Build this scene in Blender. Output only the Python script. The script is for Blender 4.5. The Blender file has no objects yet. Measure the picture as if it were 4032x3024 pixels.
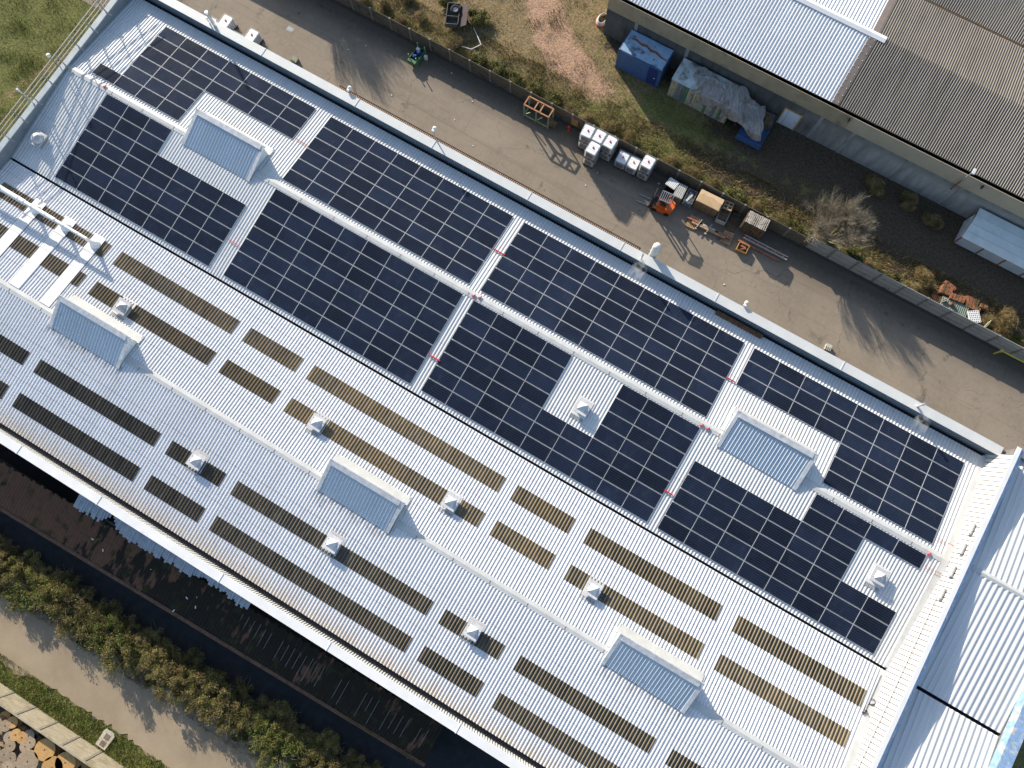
import bpy, bmesh, math, random
import numpy as np
from mathutils import Vector, Matrix
rng = np.random.default_rng(7); random.seed(7)
PI = math.pi
scene = bpy.context.scene
# ------------------------------------------------------------------ camera
RC = np.array([[0.86301, 0.50513, -0.00770], [0.49500, -0.84846, -0.18710], [-0.10104, 0.15766, -0.98231]])
U_, S_, V_ = np.linalg.svd(RC); RC = U_ @ V_
CAM = np.array([0.0, -12.679, 58.94]); FPX = 2836.18
cd = bpy.data.cameras.new('camera'); cam = bpy.data.objects.new('camera', cd); scene.collection.objects.link(cam)
cd.sensor_width = 36; cd.lens = FPX / 4032 * 36; cd.clip_start = 0.5; cd.clip_end = 3000
M4 = Matrix.Identity(4)
for i in range(3):
    M4[i][0] = RC[0][i]; M4[i][1] = -RC[1][i]; M4[i][2] = -RC[2][i]; M4[i][3] = CAM[i]
cam.matrix_world = M4; scene.camera = cam
# ------------------------------------------------------------------ sky, sun, exposure
SUN_EL, SUN_AZ = math.radians(20.6), math.atan2(-0.858, 0.513)
w = bpy.data.worlds.new('World'); scene.world = w; w.use_nodes = True
nt = w.node_tree; bg = nt.nodes['Background']; sk = nt.nodes.new('ShaderNodeTexSky')
sk.sky_type = 'NISHITA'; sk.sun_disc = False; sk.sun_elevation = SUN_EL; sk.sun_rotation = SUN_AZ
sk.air_density = 1.0; sk.dust_density = 0.8; sk.ozone_density = 1.0
nt.links.new(sk.outputs[0], bg.inputs[0]); bg.inputs[1].default_value = 0.13
sl = bpy.data.lights.new('sun', 'SUN'); sl.energy = 5.0; sl.angle = math.radians(0.6); sl.color = (1.0, 0.91, 0.77)
so = bpy.data.objects.new('sun', sl); scene.collection.objects.link(so)
sd = Vector((math.sin(SUN_AZ) * math.cos(SUN_EL), math.cos(SUN_AZ) * math.cos(SUN_EL), math.sin(SUN_EL)))
so.rotation_euler = sd.to_track_quat('Z', 'Y').to_euler(); so.location = sd * 200
vs = scene.view_settings; vs.view_transform = 'Standard'; vs.look = 'None'; vs.exposure = 0.75; vs.gamma = 1.0
scene.cycles.max_bounces = 6; scene.cycles.diffuse_bounces = 3
# ------------------------------------------------------------------ helpers
def at(px, py, z):                       # a point at height z under a photo pixel (4032 x 3024)
    r = RC.T @ np.array([(px - 2016) / FPX, (py - 1512) / FPX, 1.0]); t = (z - CAM[2]) / r[2]
    return CAM + t * r
ZS = 2212 / 1008
def A(r, c, x, y, z): return at(1008 * c + x / ZS, 756 * r + y / ZS, z)
ORG = {}
class MB:
    def __init__(s): s.v = []; s.f = []; s.m = []; s.sm = []
    def add(s, vs, fs, mi=0, smooth=False):
        o = len(s.v); s.v += [tuple(p) for p in vs]; s.f += [tuple(i + o for i in f) for f in fs]
        s.m += [mi] * len(fs); s.sm += [smooth] * len(fs); return s
    def hexa(s, p, mi=0):                # 8 points: bottom 4 ccw, top 4 ccw
        return s.add(p, [(3, 2, 1, 0), (4, 5, 6, 7), (0, 1, 5, 4), (1, 2, 6, 5), (2, 3, 7, 6), (3, 0, 4, 7)], mi)
    def box(s, x0, x1, y0, y1, z0, z1, mi=0):
        return s.hexa([(x0, y0, z0), (x1, y0, z0), (x1, y1, z0), (x0, y1, z0), (x0, y0, z1), (x1, y0, z1), (x1, y1, z1), (x0, y1, z1)], mi)
    def rbox(s, c, sx, sy, sz, rz=0, mi=0, tilt=0):
        R = Matrix.Rotation(rz, 3, 'Z') @ Matrix.Rotation(tilt, 3, 'X'); c = Vector(c)
        P = [c + R @ Vector((a * sx / 2, b * sy / 2, d * sz / 2)) for d in (-1, 1) for a, b in ((-1, -1), (1, -1), (1, 1), (-1, 1))]
        return s.hexa(P, mi)
    def bar(s, a, b, w, h=None, mi=0):
        a = Vector(a); b = Vector(b); h = h or w; d = (b - a).normalized()
        up = Vector((0, 0, 1)) if abs(d.z) < .95 else Vector((1, 0, 0))
        sx = d.cross(up).normalized() * w / 2; sy = sx.cross(d).normalized() * h / 2
        return s.hexa([a - sx - sy, a + sx - sy, a + sx + sy, a - sx + sy, b - sx - sy, b + sx - sy, b + sx + sy, b - sx + sy], mi)
    def tube(s, a, b, r0, r1=None, n=10, mi=0, cap=True):
        a = Vector(a); b = Vector(b); r1 = r0 if r1 is None else r1; d = (b - a).normalized()
        up = Vector((0, 0, 1)) if abs(d.z) < .9 else Vector((1, 0, 0))
        x = d.cross(up).normalized(); y = x.cross(d).normalized(); P = []
        for c, r in ((a, r0), (b, r1)):
            for k in range(n): t = 2 * PI * k / n; P.append(c + x * (r * math.cos(t)) + y * (r * math.sin(t)))
        s.add(P, [((k + 1) % n, k, n + k, n + (k + 1) % n) for k in range(n)], mi, True)
        if cap: s.add(P, [tuple(range(n)), tuple(range(2 * n - 1, n - 1, -1))], mi)
        return s
    def path(s, pts, r, n=6, mi=0):
        for a, b in zip(pts[:-1], pts[1:]): s.tube(a, b, r, r, n, mi)
        return s
    def lathe(s, c, prof, n=20, mi=0, smooth=True):
        cx, cy, cz = c; P = []
        for r, z in prof:
            for k in range(n): t = 2 * PI * k / n; P.append((cx + r * math.cos(t), cy + r * math.sin(t), cz + z))
        F = [(j * n + k, j * n + (k + 1) % n, (j + 1) * n + (k + 1) % n, (j + 1) * n + k) for j in range(len(prof) - 1) for k in range(n)]
        return s.add(P, F, mi, smooth)
    def quad(s, a, b, c, d, mi=0): return s.add([a, b, c, d], [(0, 1, 2, 3)], mi)
    def poly_prism(s, pts, z0, z1, mi=0):
        n = len(pts); P = [(x, y, z0) for x, y in pts] + [(x, y, z1) for x, y in pts]
        return s.add(P, [tuple(range(n - 1, -1, -1)), tuple(range(n, 2 * n))] + [(k, (k + 1) % n, n + (k + 1) % n, n + k) for k in range(n)], mi)
    def slab(s, a, b, c, d, th, mi=0):   # sheet a,b,c,d (ccw seen from outside) with thickness th
        a, b, c, d = map(Vector, (a, b, c, d)); n = (b - a).cross(d - a).normalized() * th
        return s.hexa([a - n, b - n, c - n, d - n, a, b, c, d], mi)
    def build(s, name, mats, parent=None, local=False, kind=None):
        me = bpy.data.meshes.new(name); v = np.array(s.v, dtype=float)
        if parent is not None and not local: v = v - np.array(ORG[parent.name])
        me.from_pydata(v.tolist(), [], s.f)
        if not isinstance(mats, (list, tuple)): mats = [mats]
        for m in mats: me.materials.append(m)
        me.polygons.foreach_set('material_index', s.m); me.polygons.foreach_set('use_smooth', s.sm); me.update()
        o = bpy.data.objects.new(name, me); scene.collection.objects.link(o)
        if parent is not None: o.parent = parent; ORG[o.name] = ORG[parent.name]
        else: ORG[o.name] = (0, 0, 0)
        if kind: o['kind'] = kind
        return o
def corr(mb, x0, x1, a, b, p=.25, h=.04, off=0.0, mi=0, prof=((0, 0), (.125, 0), (.155, 1), (.22, 1)), n=None):
    """ribbed sheet: ribs run from line a=(y,z) to line b=(y,z), profile along x"""
    (ya, za), (yb, zb) = a, b; L = math.hypot(yb - ya, zb - za); ny, nz = -(zb - za) / L, (yb - ya) / L
    if nz < 0: ny, nz = -ny, -nz
    xs = []; k = math.floor(x0 / p)
    while k * p < x1:
        for u, t in prof:
            x = k * p + u * p / .25
            if x0 - 1e-6 <= x <= x1 + 1e-6: xs.append((x, t))
        k += 1
    if xs[0][0] > x0 + 1e-4: xs.insert(0, (x0, 0))
    if xs[-1][0] < x1 - 1e-4: xs.append((x1, 0))
    P = []
    for x, t in xs:
        d = off + h * t; P += [(x, ya + ny * d, za + nz * d), (x, yb + ny * d, zb + nz * d)]
    fl = (yb > ya)
    F = [(2 * i, 2 * i + 2, 2 * i + 3, 2 * i + 1) if fl else (2 * i, 2 * i + 1, 2 * i + 3, 2 * i + 2) for i in range(len(xs) - 1)]
    mb.add(P, F, mi)
def thing(name, label, cat, loc=(0, 0, 0), rz=0, group=None):
    o = bpy.data.objects.new(name, None); scene.collection.objects.link(o); o.location = loc; o.rotation_euler = (0, 0, rz)
    o.empty_display_size = .2; o['label'] = label; o['category'] = cat
    if group: o['group'] = group
    ORG[o.name] = tuple(loc); return o
def tag(o, label, cat, group=None):
    o['label'] = label; o['category'] = cat
    if group: o['group'] = group
    return o
CH = {}
def copy_tree(o, parent=None):
    c = o.copy(); scene.collection.objects.link(c)
    if parent is not None: c.parent = parent
    for ch in [q for q in o.children]: copy_tree(ch, c)
    return c
def dup(root, loc, rz, label, group=None, scale=None):
    c = copy_tree(root); c.location = loc; c.rotation_euler = (0, 0, rz); c['label'] = label
    if scale: c.scale = scale if isinstance(scale, tuple) else (scale,) * 3
    if group: c['group'] = group
    return c
# ------------------------------------------------------------------ materials
class N:
    def __init__(s, name):
        s.mat = bpy.data.materials.new(name); s.mat.use_nodes = True; s.t = s.mat.node_tree; s.b = s.t.nodes['Principled BSDF']
        s.geo = s.t.nodes.new('ShaderNodeNewGeometry'); s.pos = s.geo.outputs['Position']
    def nd(s, k, **kw):
        n = s.t.nodes.new(k)
        for a, b in kw.items(): setattr(n, a, b)
        return n
    def ln(s, a, b): s.t.links.new(a, b)
    def val(s, sock, v):
        if hasattr(v, 'is_output'): s.ln(v, sock)
        else: sock.default_value = v
    def scale(s, v, st):
        n = s.nd('ShaderNodeVectorMath', operation='MULTIPLY'); s.val(n.inputs[0], v); n.inputs[1].default_value = st; return n.outputs[0]
    def noise(s, sc, det=4, rough=.55, vec=None, st=None, dist=0):
        vec = vec or s.pos
        if st: vec = s.scale(vec, st)
        n = s.nd('ShaderNodeTexNoise'); s.ln(vec, n.inputs['Vector']); n.inputs['Scale'].default_value = sc; n.inputs['Detail'].default_value = det
        n.inputs['Roughness'].default_value = rough; n.inputs['Distortion'].default_value = dist; return n.outputs['Fac']
    def ramp(s, f, stops):
        n = s.nd('ShaderNodeValToRGB'); s.ln(f, n.inputs[0]); e = n.color_ramp.elements
        while len(e) < len(stops): e.new(.5)
        for q, (p, c) in zip(e, stops):
            q.position = p; q.color = (c, c, c, 1) if not isinstance(c, tuple) else tuple(c) + (1,)
        return n.outputs[0]
    def mix(s, f, a, b, mode='MIX'):
        n = s.nd('ShaderNodeMix', data_type='RGBA', blend_type=mode); s.val(n.inputs[0], f)
        for i, c in ((6, a), (7, b)):
            if isinstance(c, tuple): n.inputs[i].default_value = tuple(c) + (1,)
            else: s.ln(c, n.inputs[i])
        return n.outputs[2]
    def math(s, op, a, b=0.0, c=0.0):
        n = s.nd('ShaderNodeMath', operation=op); s.val(n.inputs[0], a); s.val(n.inputs[1], b); s.val(n.inputs[2], c); return n.outputs[0]
    def xyz(s, vec=None):
        n = s.nd('ShaderNodeSeparateXYZ'); s.ln(vec or s.pos, n.inputs[0]); return n.outputs
    def obj(s): return s.nd('ShaderNodeTexCoord').outputs['Object']
    def rand(s): return s.nd('ShaderNodeObjectInfo').outputs['Random']
    def bump(s, h, d=.02, st=.6):
        n = s.nd('ShaderNodeBump'); s.ln(h, n.inputs['Height']); n.inputs['Distance'].default_value = d; n.inputs['Strength'].default_value = st
        s.ln(n.outputs[0], s.b.inputs['Normal'])
    def out(s, c, rough=.6, spec=.3, metal=0):
        s.val(s.b.inputs['Base Color'], c if not isinstance(c, tuple) else tuple(c) + (1,)); s.val(s.b.inputs['Roughness'], rough)
        s.b.inputs['Specular IOR Level'].default_value = spec; s.b.inputs['Metallic'].default_value = metal; return s.mat
def M(name, c, rough=.6, var=.25, sc=3.0, c2=None, patch=None, st=None, metal=0, spec=.3, bump=0, rnd=0):
    n = N(name); lo = tuple(x * (1 - var) for x in c); hi = c2 or tuple(min(1, x * (1 + var)) for x in c)
    col = n.mix(n.ramp(n.noise(sc, 6, .6, st=st), [(.3, 0.), (.7, 1.)]), lo, hi)
    if patch:
        pc, psc, th = patch; col = n.mix(n.ramp(n.noise(psc, 5, .65), [(th, 0.), (th + .12, 1.)]), col, pc)
    if rnd:
        v = n.math('MULTIPLY_ADD', n.rand(), 2 * rnd, 1 - rnd); vv = n.nd('ShaderNodeCombineColor'); [n.ln(v, vv.inputs[i]) for i in range(3)]
        col = n.mix(1.0, col, vv.outputs[0], 'MULTIPLY')
    if bump: n.bump(n.noise(sc * 6, 5, .6), bump, .5)
    return n.out(col, rough, spec, metal)
def roof_mat(name, base, dirt=(.45, .38, .28), amt=.5, lap=None, rust=None, grime=()):
    n = N(name); st = n.noise(1.0, 5, .6, st=(2.2, .22, .3)); big = n.noise(.16, 3, .5)
    c = n.mix(n.math('MULTIPLY', n.ramp(st, [(.48, 0.), (.75, 1.)]), amt * .5), base, dirt)
    c = n.mix(n.math('MULTIPLY', n.ramp(big, [(.4, 0.), (.7, 1.)]), amt * .35), c, tuple(x * .8 for x in base))
    sp = n.noise(1.7, 2, .5, st=(1, .55, 1)); c = n.mix(n.math('MULTIPLY', n.ramp(sp, [(.74, 0.), (.78, 1.)]), .55), c, (.12, .1, .09))
    X, Y, Z = n.xyz()
    wn = n.nd('ShaderNodeTexWhiteNoise', noise_dimensions='2D'); cv = n.nd('ShaderNodeCombineXYZ'); n.ln(n.math('FLOOR', X), cv.inputs[0]); n.ln(n.math('FLOOR', n.math('MULTIPLY', Y, .34)), cv.inputs[1]); n.ln(cv.outputs[0], wn.inputs['Vector']); c = n.mix(n.math('MULTIPLY', wn.outputs['Value'], .16), c, tuple(x * .62 for x in base))
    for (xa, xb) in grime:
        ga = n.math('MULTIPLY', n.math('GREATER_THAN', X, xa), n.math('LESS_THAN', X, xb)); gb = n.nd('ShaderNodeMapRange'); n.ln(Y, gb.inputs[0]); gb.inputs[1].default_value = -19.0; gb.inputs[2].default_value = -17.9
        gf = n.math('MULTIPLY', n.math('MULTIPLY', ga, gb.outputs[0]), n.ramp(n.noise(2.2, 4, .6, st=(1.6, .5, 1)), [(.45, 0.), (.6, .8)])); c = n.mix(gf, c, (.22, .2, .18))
    if lap:
        for y in lap:
            d = n.math('ABSOLUTE', n.math('SUBTRACT', Y, y)); c = n.mix(n.math('MULTIPLY', n.math('LESS_THAN', d, .02), .45), c, (.25, .25, .26))
    if rust:
        y0, y1 = rust; g = n.nd('ShaderNodeMapRange'); n.ln(Y, g.inputs[0]); g.inputs[1].default_value = y0; g.inputs[2].default_value = y1
        f = n.math('MULTIPLY', n.math('POWER', g.outputs[0], 2.2), n.ramp(st, [(.2, .35), (.7, 1.)])); c = n.mix(f, c, (.56, .43, .28))
    return n.out(c, .42, .35)
def panel_mat():
    n = N('solar_cells'); X, Y, Z = n.xyz(n.obj())
    f = n.math('FRACT', n.math('MULTIPLY', Y, 6 / 1.0)); ln_ = n.math('LESS_THAN', n.math('ABSOLUTE', n.math('SUBTRACT', f, .5)), .055)
    g = n.math('FRACT', n.math('MULTIPLY', X, 24 / 2.04)); dash = n.math('GREATER_THAN', g, .3)
    v = n.math('FRACT', n.math('MULTIPLY', X, 12 / 2.04)); vl = n.math('MULTIPLY', n.math('LESS_THAN', n.math('ABSOLUTE', n.math('SUBTRACT', v, .5)), .02), .12)
    k = n.math('MULTIPLY', ln_, n.math('MULTIPLY_ADD', dash, .11, .07))
    t = n.math('MULTIPLY_ADD', n.rand(), .75, .68)
    vv = n.nd('ShaderNodeCombineColor'); [n.ln(t, vv.inputs[i]) for i in range(3)]
    base = n.mix(n.ramp(n.noise(.5, 4, .6), [(.35, 0.), (.7, 1.)]), (.0062, .0098, .0215), (.0105, .0160, .034))
    dust = n.ramp(n.noise(2.2, 5, .65, st=(1, .4, 1)), [(.55, 0.), (.8, .12)]); base = n.mix(dust, base, (.12, .13, .14))
    c = n.mix(n.math('MAXIMUM', k, vl), n.mix(1.0, base, vv.outputs[0], 'MULTIPLY'), (.26, .30, .36))
    return n.out(c, n.ramp(n.noise(.7, 3), [(.3, .10), (.7, .17)]), .26)
def skylight_mat(name, lo, hi, amt):
    n = N(name); s1 = n.noise(1.0, 6, .65, st=(3.4, .5, 1), dist=.4); big = n.noise(.22, 3, .5)
    c = n.mix(n.ramp(s1, [(.32, 0.), (.66, 1.)]), lo, hi); c = n.mix(n.math('MULTIPLY', n.ramp(big, [(.4, 0.), (.68, 1.)]), amt), c, (.22, .15, .07))
    rv = n.math('MULTIPLY_ADD', n.rand(), .8, .75); vv = n.nd('ShaderNodeCombineColor'); [n.ln(rv, vv.inputs[i]) for i in range(3)]; c = n.mix(1.0, c, vv.outputs[0], 'MULTIPLY')
    nz = n.xyz(n.geo.outputs['True Normal'])[0]; sunlit_flank = n.math('LESS_THAN', nz, -.3)  # rib flanks towards the sun get a paler colour: sunlight painted on
    c = n.mix(n.math('MULTIPLY', sunlit_flank, .55), c, (.36, .315, .215)); g = n.noise(6, 3, .6); c = n.mix(n.ramp(g, [(.62, 0.), (.75, .6)]), c, (.02, .018, .014))
    return n.out(c, .5, .3)
def tile_mat():
    n = N('old_roof_tiles'); X, Y, Z = n.xyz(); b = n.noise(.9, 5, .65, st=(1.6, .45, 1)); r = n.noise(.35, 3, .5)
    g = n.nd('ShaderNodeMapRange'); n.ln(X, g.inputs[0]); g.inputs[1].default_value = -18; g.inputs[2].default_value = -32; g.inputs[3].default_value = 0; g.inputs[4].default_value = .2
    f = n.ramp(n.math('ADD', n.math('MULTIPLY_ADD', b, .6, n.math('MULTIPLY', r, .4)), g.outputs[0]), [(.56, 0.), (.6, 1.)])
    c = n.mix(f, n.mix(n.noise(5, 4), (.016, .014, .012), (.036, .03, .023)), n.mix(n.noise(3, 4), (.09, .05, .035), (.18, .095, .06)))
    c = n.mix(n.ramp(n.noise(1.3, 4), [(.56, 0.), (.68, .8)]), c, (.035, .042, .018)); return n.out(c, .9, .1)
def terrain_mat():
    n = N('terrain_ground'); at_ = n.nd('ShaderNodeVertexColor', layer_name='cover'); sp = n.nd('ShaderNodeSeparateColor'); n.ln(at_.outputs[0], sp.inputs[0])
    f1 = n.noise(1.2, 7, .65); f2 = n.noise(5.0, 6, .7); f3 = n.noise(.35, 4, .6)
    dry = n.mix(n.ramp(f2, [(.3, 0.), (.7, 1.)]), (.12, .088, .045), (.34, .25, .135))
    grn = n.mix(n.ramp(f2, [(.3, 0.), (.7, 1.)]), (.075, .082, .024), (.21, .21, .075))
    red = n.mix(n.ramp(f2, [(.3, 0.), (.7, 1.)]), (.30, .175, .11), (.50, .33, .225))
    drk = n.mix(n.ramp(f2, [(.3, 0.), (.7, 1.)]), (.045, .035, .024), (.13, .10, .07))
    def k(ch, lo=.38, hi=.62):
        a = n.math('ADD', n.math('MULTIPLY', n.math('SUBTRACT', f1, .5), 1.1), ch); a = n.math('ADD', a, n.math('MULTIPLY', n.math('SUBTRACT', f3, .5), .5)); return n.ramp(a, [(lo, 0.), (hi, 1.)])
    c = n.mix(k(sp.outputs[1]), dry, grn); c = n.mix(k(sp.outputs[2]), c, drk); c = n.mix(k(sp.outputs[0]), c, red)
    c = n.mix(n.math('MULTIPLY', n.ramp(n.noise(9, 2, .5), [(.76, 0.), (.78, 1.)]), n.math('MULTIPLY_ADD', sp.outputs[0], .7, .12)), c, (.6, .56, .5))
    n.bump(n.math('ADD', f2, f1), .12, .9); return n.out(c, .95, .1)
def asphalt_mat():
    n = N('asphalt'); a = n.noise(.22, 5, .6); b = n.noise(2.4, 7, .7); f = n.noise(26, 3, .7)
    c = n.mix(n.ramp(a, [(.35, 0.), (.68, 1.)]), (.225, .186, .142), (.315, .260, .198)); c = n.mix(n.ramp(b, [(.3, 0.), (.72, .55)]), c, (.36, .30, .235))
    c = n.mix(n.ramp(f, [(.35, .0), (.7, .4)]), c, (.09, .082, .07))
    c = n.mix(n.ramp(n.noise(.5, 5, .7, dist=.6), [(.60, 0.), (.72, .75)]), c, (.105, .092, .076))
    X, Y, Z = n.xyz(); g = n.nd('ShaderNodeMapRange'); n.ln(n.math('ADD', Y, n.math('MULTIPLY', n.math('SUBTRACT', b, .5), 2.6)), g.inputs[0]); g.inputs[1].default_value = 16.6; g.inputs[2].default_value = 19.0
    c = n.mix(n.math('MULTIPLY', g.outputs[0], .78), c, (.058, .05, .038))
    tr = n.noise(1.0, 4, .6, st=(.05, 1.3, 1), dist=.6); c = n.mix(n.ramp(tr, [(.54, 0.), (.7, .38)]), c, (.15, .128, .1))
    oi = n.noise(.85, 3, .5); c = n.mix(n.ramp(oi, [(.68, 0.), (.74, .6)]), c, (.085, .075, .062))
    br = n.nd('ShaderNodeTexBrick'); n.ln(n.scale(n.pos, (1, 1, 0)), br.inputs['Vector']); br.inputs['Scale'].default_value = .035; br.inputs['Mortar Size'].default_value = .0012; c = n.mix(n.math('MULTIPLY', br.outputs['Fac'], .22), c, (.1, .088, .072))
    vo = n.nd('ShaderNodeTexVoronoi', feature='DISTANCE_TO_EDGE'); dv = n.nd('ShaderNodeVectorMath', operation='ADD')
    no = n.nd('ShaderNodeTexNoise'); no.inputs['Scale'].default_value = .9; no.inputs['Detail'].default_value = 5; n.ln(n.pos, no.inputs['Vector'])
    n.ln(n.pos, dv.inputs[0]); n.ln(n.scale(no.outputs['Color'], (2.2, 2.2, 0)), dv.inputs[1]); n.ln(n.scale(dv.outputs[0], (1, 1, 0)), vo.inputs['Vector']); vo.inputs['Scale'].default_value = .15
    cr = n.math('MULTIPLY', n.math('LESS_THAN', vo.outputs['Distance'], .0032), n.ramp(n.noise(.3, 2), [(.42, 0.), (.55, 1.)])); c = n.mix(n.math('MULTIPLY', cr, .5), c, (.07, .06, .05))
    n.bump(f, .01, .6); return n.out(c, .9, .2)
def gravel_mat():
    n = N('gravel'); a = n.noise(.3, 5, .6); b = n.noise(3, 6, .65); f = n.noise(30, 2, .6)
    c = n.mix(n.ramp(a, [(.35, 0.), (.65, 1.)]), (.285, .222, .150), (.37, .292, .20)); c = n.mix(n.ramp(b, [(.4, 0.), (.8, .5)]), c, (.33, .28, .21)); c = n.mix(n.ramp(f, [(.35, 0.), (.65, .3)]), c, (.19, .155, .115))
    n.bump(n.math('ADD', a, n.math('MULTIPLY', f, .1)), .06, .6); return n.out(c, .95, .15)
def leaf_mat(name, c, c2, tr=.25):
    n = N(name); r = n.rand(); col = n.mix(n.ramp(n.noise(1.6, 4, .6), [(.35, 0.), (.68, 1.)]), c, c2)
    v = n.math('MULTIPLY_ADD', r, .5, .75); vv = n.nd('ShaderNodeCombineColor'); [n.ln(v, vv.inputs[i]) for i in range(3)]
    col = n.mix(1.0, col, vv.outputs[0], 'MULTIPLY'); n.out(col, .7, .2)
    tl = n.nd('ShaderNodeBsdfTranslucent'); n.ln(col, tl.inputs[0]); mx = n.nd('ShaderNodeMixShader'); mx.inputs[0].default_value = tr
    n.ln(n.b.outputs[0], mx.inputs[1]); n.ln(tl.outputs[0], mx.inputs[2]); n.ln(mx.outputs[0], n.t.nodes['Material Output'].inputs[0]); return n.mat
def concrete_wall(name, lo, hi, z0, z1, dark=(.05, .052, .05)):
    n = N(name); s = n.noise(1.0, 6, .65, st=(2.0, 2.0, .35)); X, Y, Z = n.xyz(); b = n.noise(.35, 4, .6)
    c = n.mix(n.ramp(b, [(.35, 0.), (.65, 1.)]), lo, hi); g = n.nd('ShaderNodeMapRange'); n.ln(Z, g.inputs[0]); g.inputs[1].default_value = z0; g.inputs[2].default_value = z1
    f = n.math('MULTIPLY', g.outputs[0], n.ramp(s, [(.32, 0.), (.58, 1.)])); c = n.mix(n.math('MULTIPLY', f, .85), c, dark); n.bump(s, .02); return n.out(c, .92, .15)
WHITE = roof_mat('white_roof_sheet', (.73, .73, .74), amt=.35, lap=(-9.6, -12.6, -15.3, 2.9, -3.4))
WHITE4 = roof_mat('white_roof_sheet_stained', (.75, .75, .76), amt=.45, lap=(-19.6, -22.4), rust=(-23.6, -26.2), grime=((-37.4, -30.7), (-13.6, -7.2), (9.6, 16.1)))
WHITEU = roof_mat('white_roof_sheet_plain', (.68, .68, .67), amt=.35, lap=(4.4, -4.3))
CAPW = M('cream_flashing', (.52, .525, .515), .5, .1, 1.5, patch=((.5, .42, .32), .9, .66))
COPING = M('pale_coping_metal', (.56, .565, .555), .45, .06, 1.0, patch=((.5, .47, .42), .8, .72))
COPW = M('white_coping_metal', (.70, .70, .70), .45, .06, 1.0, patch=((.5, .46, .42), .8, .7))
PARIN = M('blue_grey_cladding', (.17, .21, .25), .5, .1, 2)
PARIN2 = M('pale_cladding', (.62, .62, .6), .5, .1, 2)
GUT = M('dark_gutter', (.016, .018, .026), .6, .3, 2)
MONR = roof_mat('monitor_roof_sheet', (.50, .57, .64), amt=.35)
GALV = M('galvanised_sheet', (.55, .56, .57), .38, .2, 3, patch=((.36, .33, .3), 2.4, .6), spec=.5)
VENTW = M('dirty_white_metal', (.55, .55, .56), .45, .14, 4, patch=((.36, .32, .3), 3.5, .6), rnd=.12)
CURB = M('vent_curb_metal', (.35, .36, .37), .6, .2, 3)
SKY1 = skylight_mat('brown_skylight_sheet', (.030, .026, .021), (.145, .12, .085), .4)
SKY2 = skylight_mat('dark_skylight_sheet', (.028, .025, .021), (.105, .09, .068), .08)
PANEL = panel_mat(); ALU = M('panel_frame_aluminium', (.60, .61, .62), .4, .06, 5, metal=0, spec=.5)
TERR = terrain_mat(); ASPH = asphalt_mat(); GRAV = gravel_mat(); TILES = tile_mat()
def hall_wall():
    n = N('hall_plinth_concrete'); s = n.noise(1.0, 6, .65, st=(1.6, 1.6, .3)); X, Y, Z = n.xyz(); b = n.noise(.3, 4, .6)
    g = n.nd('ShaderNodeMapRange'); n.ln(n.math('ADD', X, n.math('MULTIPLY', n.math('SUBTRACT', b, .5), 8)), g.inputs[0]); g.inputs[1].default_value = 2; g.inputs[2].default_value = 10
    lo = n.mix(n.ramp(s, [(.3, 0.), (.7, 1.)]), (.055, .058, .056), (.15, .15, .14)); hi = n.mix(n.ramp(s, [(.3, 0.), (.7, 1.)]), (.22, .22, .21), (.42, .415, .39)); c = n.mix(g.outputs[0], lo, hi)
    h = n.nd('ShaderNodeMapRange'); n.ln(Z, h.inputs[0]); h.inputs[1].default_value = 2.3; h.inputs[2].default_value = 3.3; c = n.mix(n.math('MULTIPLY', h.outputs[0], n.ramp(s, [(.35, 0.), (.6, .75)])), c, (.05, .055, .05)); n.bump(s, .02); return n.out(c, .92, .15)
HALLC = hall_wall()
CONC = concrete_wall('stained_concrete_wall', (.20, .20, .19), (.34, .335, .31), 1.2, 3.3)
FENCED = M('old_fence_concrete', (.135, .12, .092), .95, .3, 3, patch=((.06, .06, .04), 1.4, .54), st=(1, 1, 3), bump=.02)
FENCEL = M('pale_fence_concrete', (.34, .34, .32), .95, .12, 2, patch=((.24, .235, .22), 1.1, .55), st=(.6, 1, 4), bump=.015)
FENCEY = M('lichen_fence_concrete', (.36, .315, .235), .95, .2, 2, patch=((.27, .24, .155), .8, .52), st=(.7, 1, 3), bump=.02)
CLAD = M('beige_wall_cladding', (.33, .27, .18), .7, .15, 1.2, patch=((.2, .165, .11), .5, .55), st=(1, 1, .5))
CLAD2 = M('light_beige_cladding', (.43, .37, .27), .7, .08, 1.0)
HROOF = roof_mat('hall_white_sheet', (.74, .75, .76), amt=.3)
CEM = roof_mat('fibre_cement_sheet', (.19, .168, .145), dirt=(.07, .062, .05), amt=1.5)
BROWNF = M('brown_flashing', (.19, .155, .135), .6, .1, 2)
DOORW = M('pale_door_paint', (.62, .66, .72), .5, .06, 2); OCHRE = M('ochre_frame', (.42, .28, .1), .7, .2, 4)
BLUE = M('blue_container_paint', (.055, .125, .28), .5, .15, 2.5, patch=((.03, .06, .14), 1.6, .66)); BLUED = M('dark_blue_door_paint', (.022, .04, .16), .5, .12, 3)
BLUER = M('faded_blue_roof', (.24, .36, .50), .55, .2, 1.6, patch=((.04, .075, .1), .95, .55))
RUST = M('rust', (.20, .085, .04), .9, .4, 6, patch=((.09, .04, .025), 4, .55)); RUSTL = M('red_oxide_steel', (.30, .12, .08), .7, .3, 3, patch=((.42, .3, .24), 1.4, .6))
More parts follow.
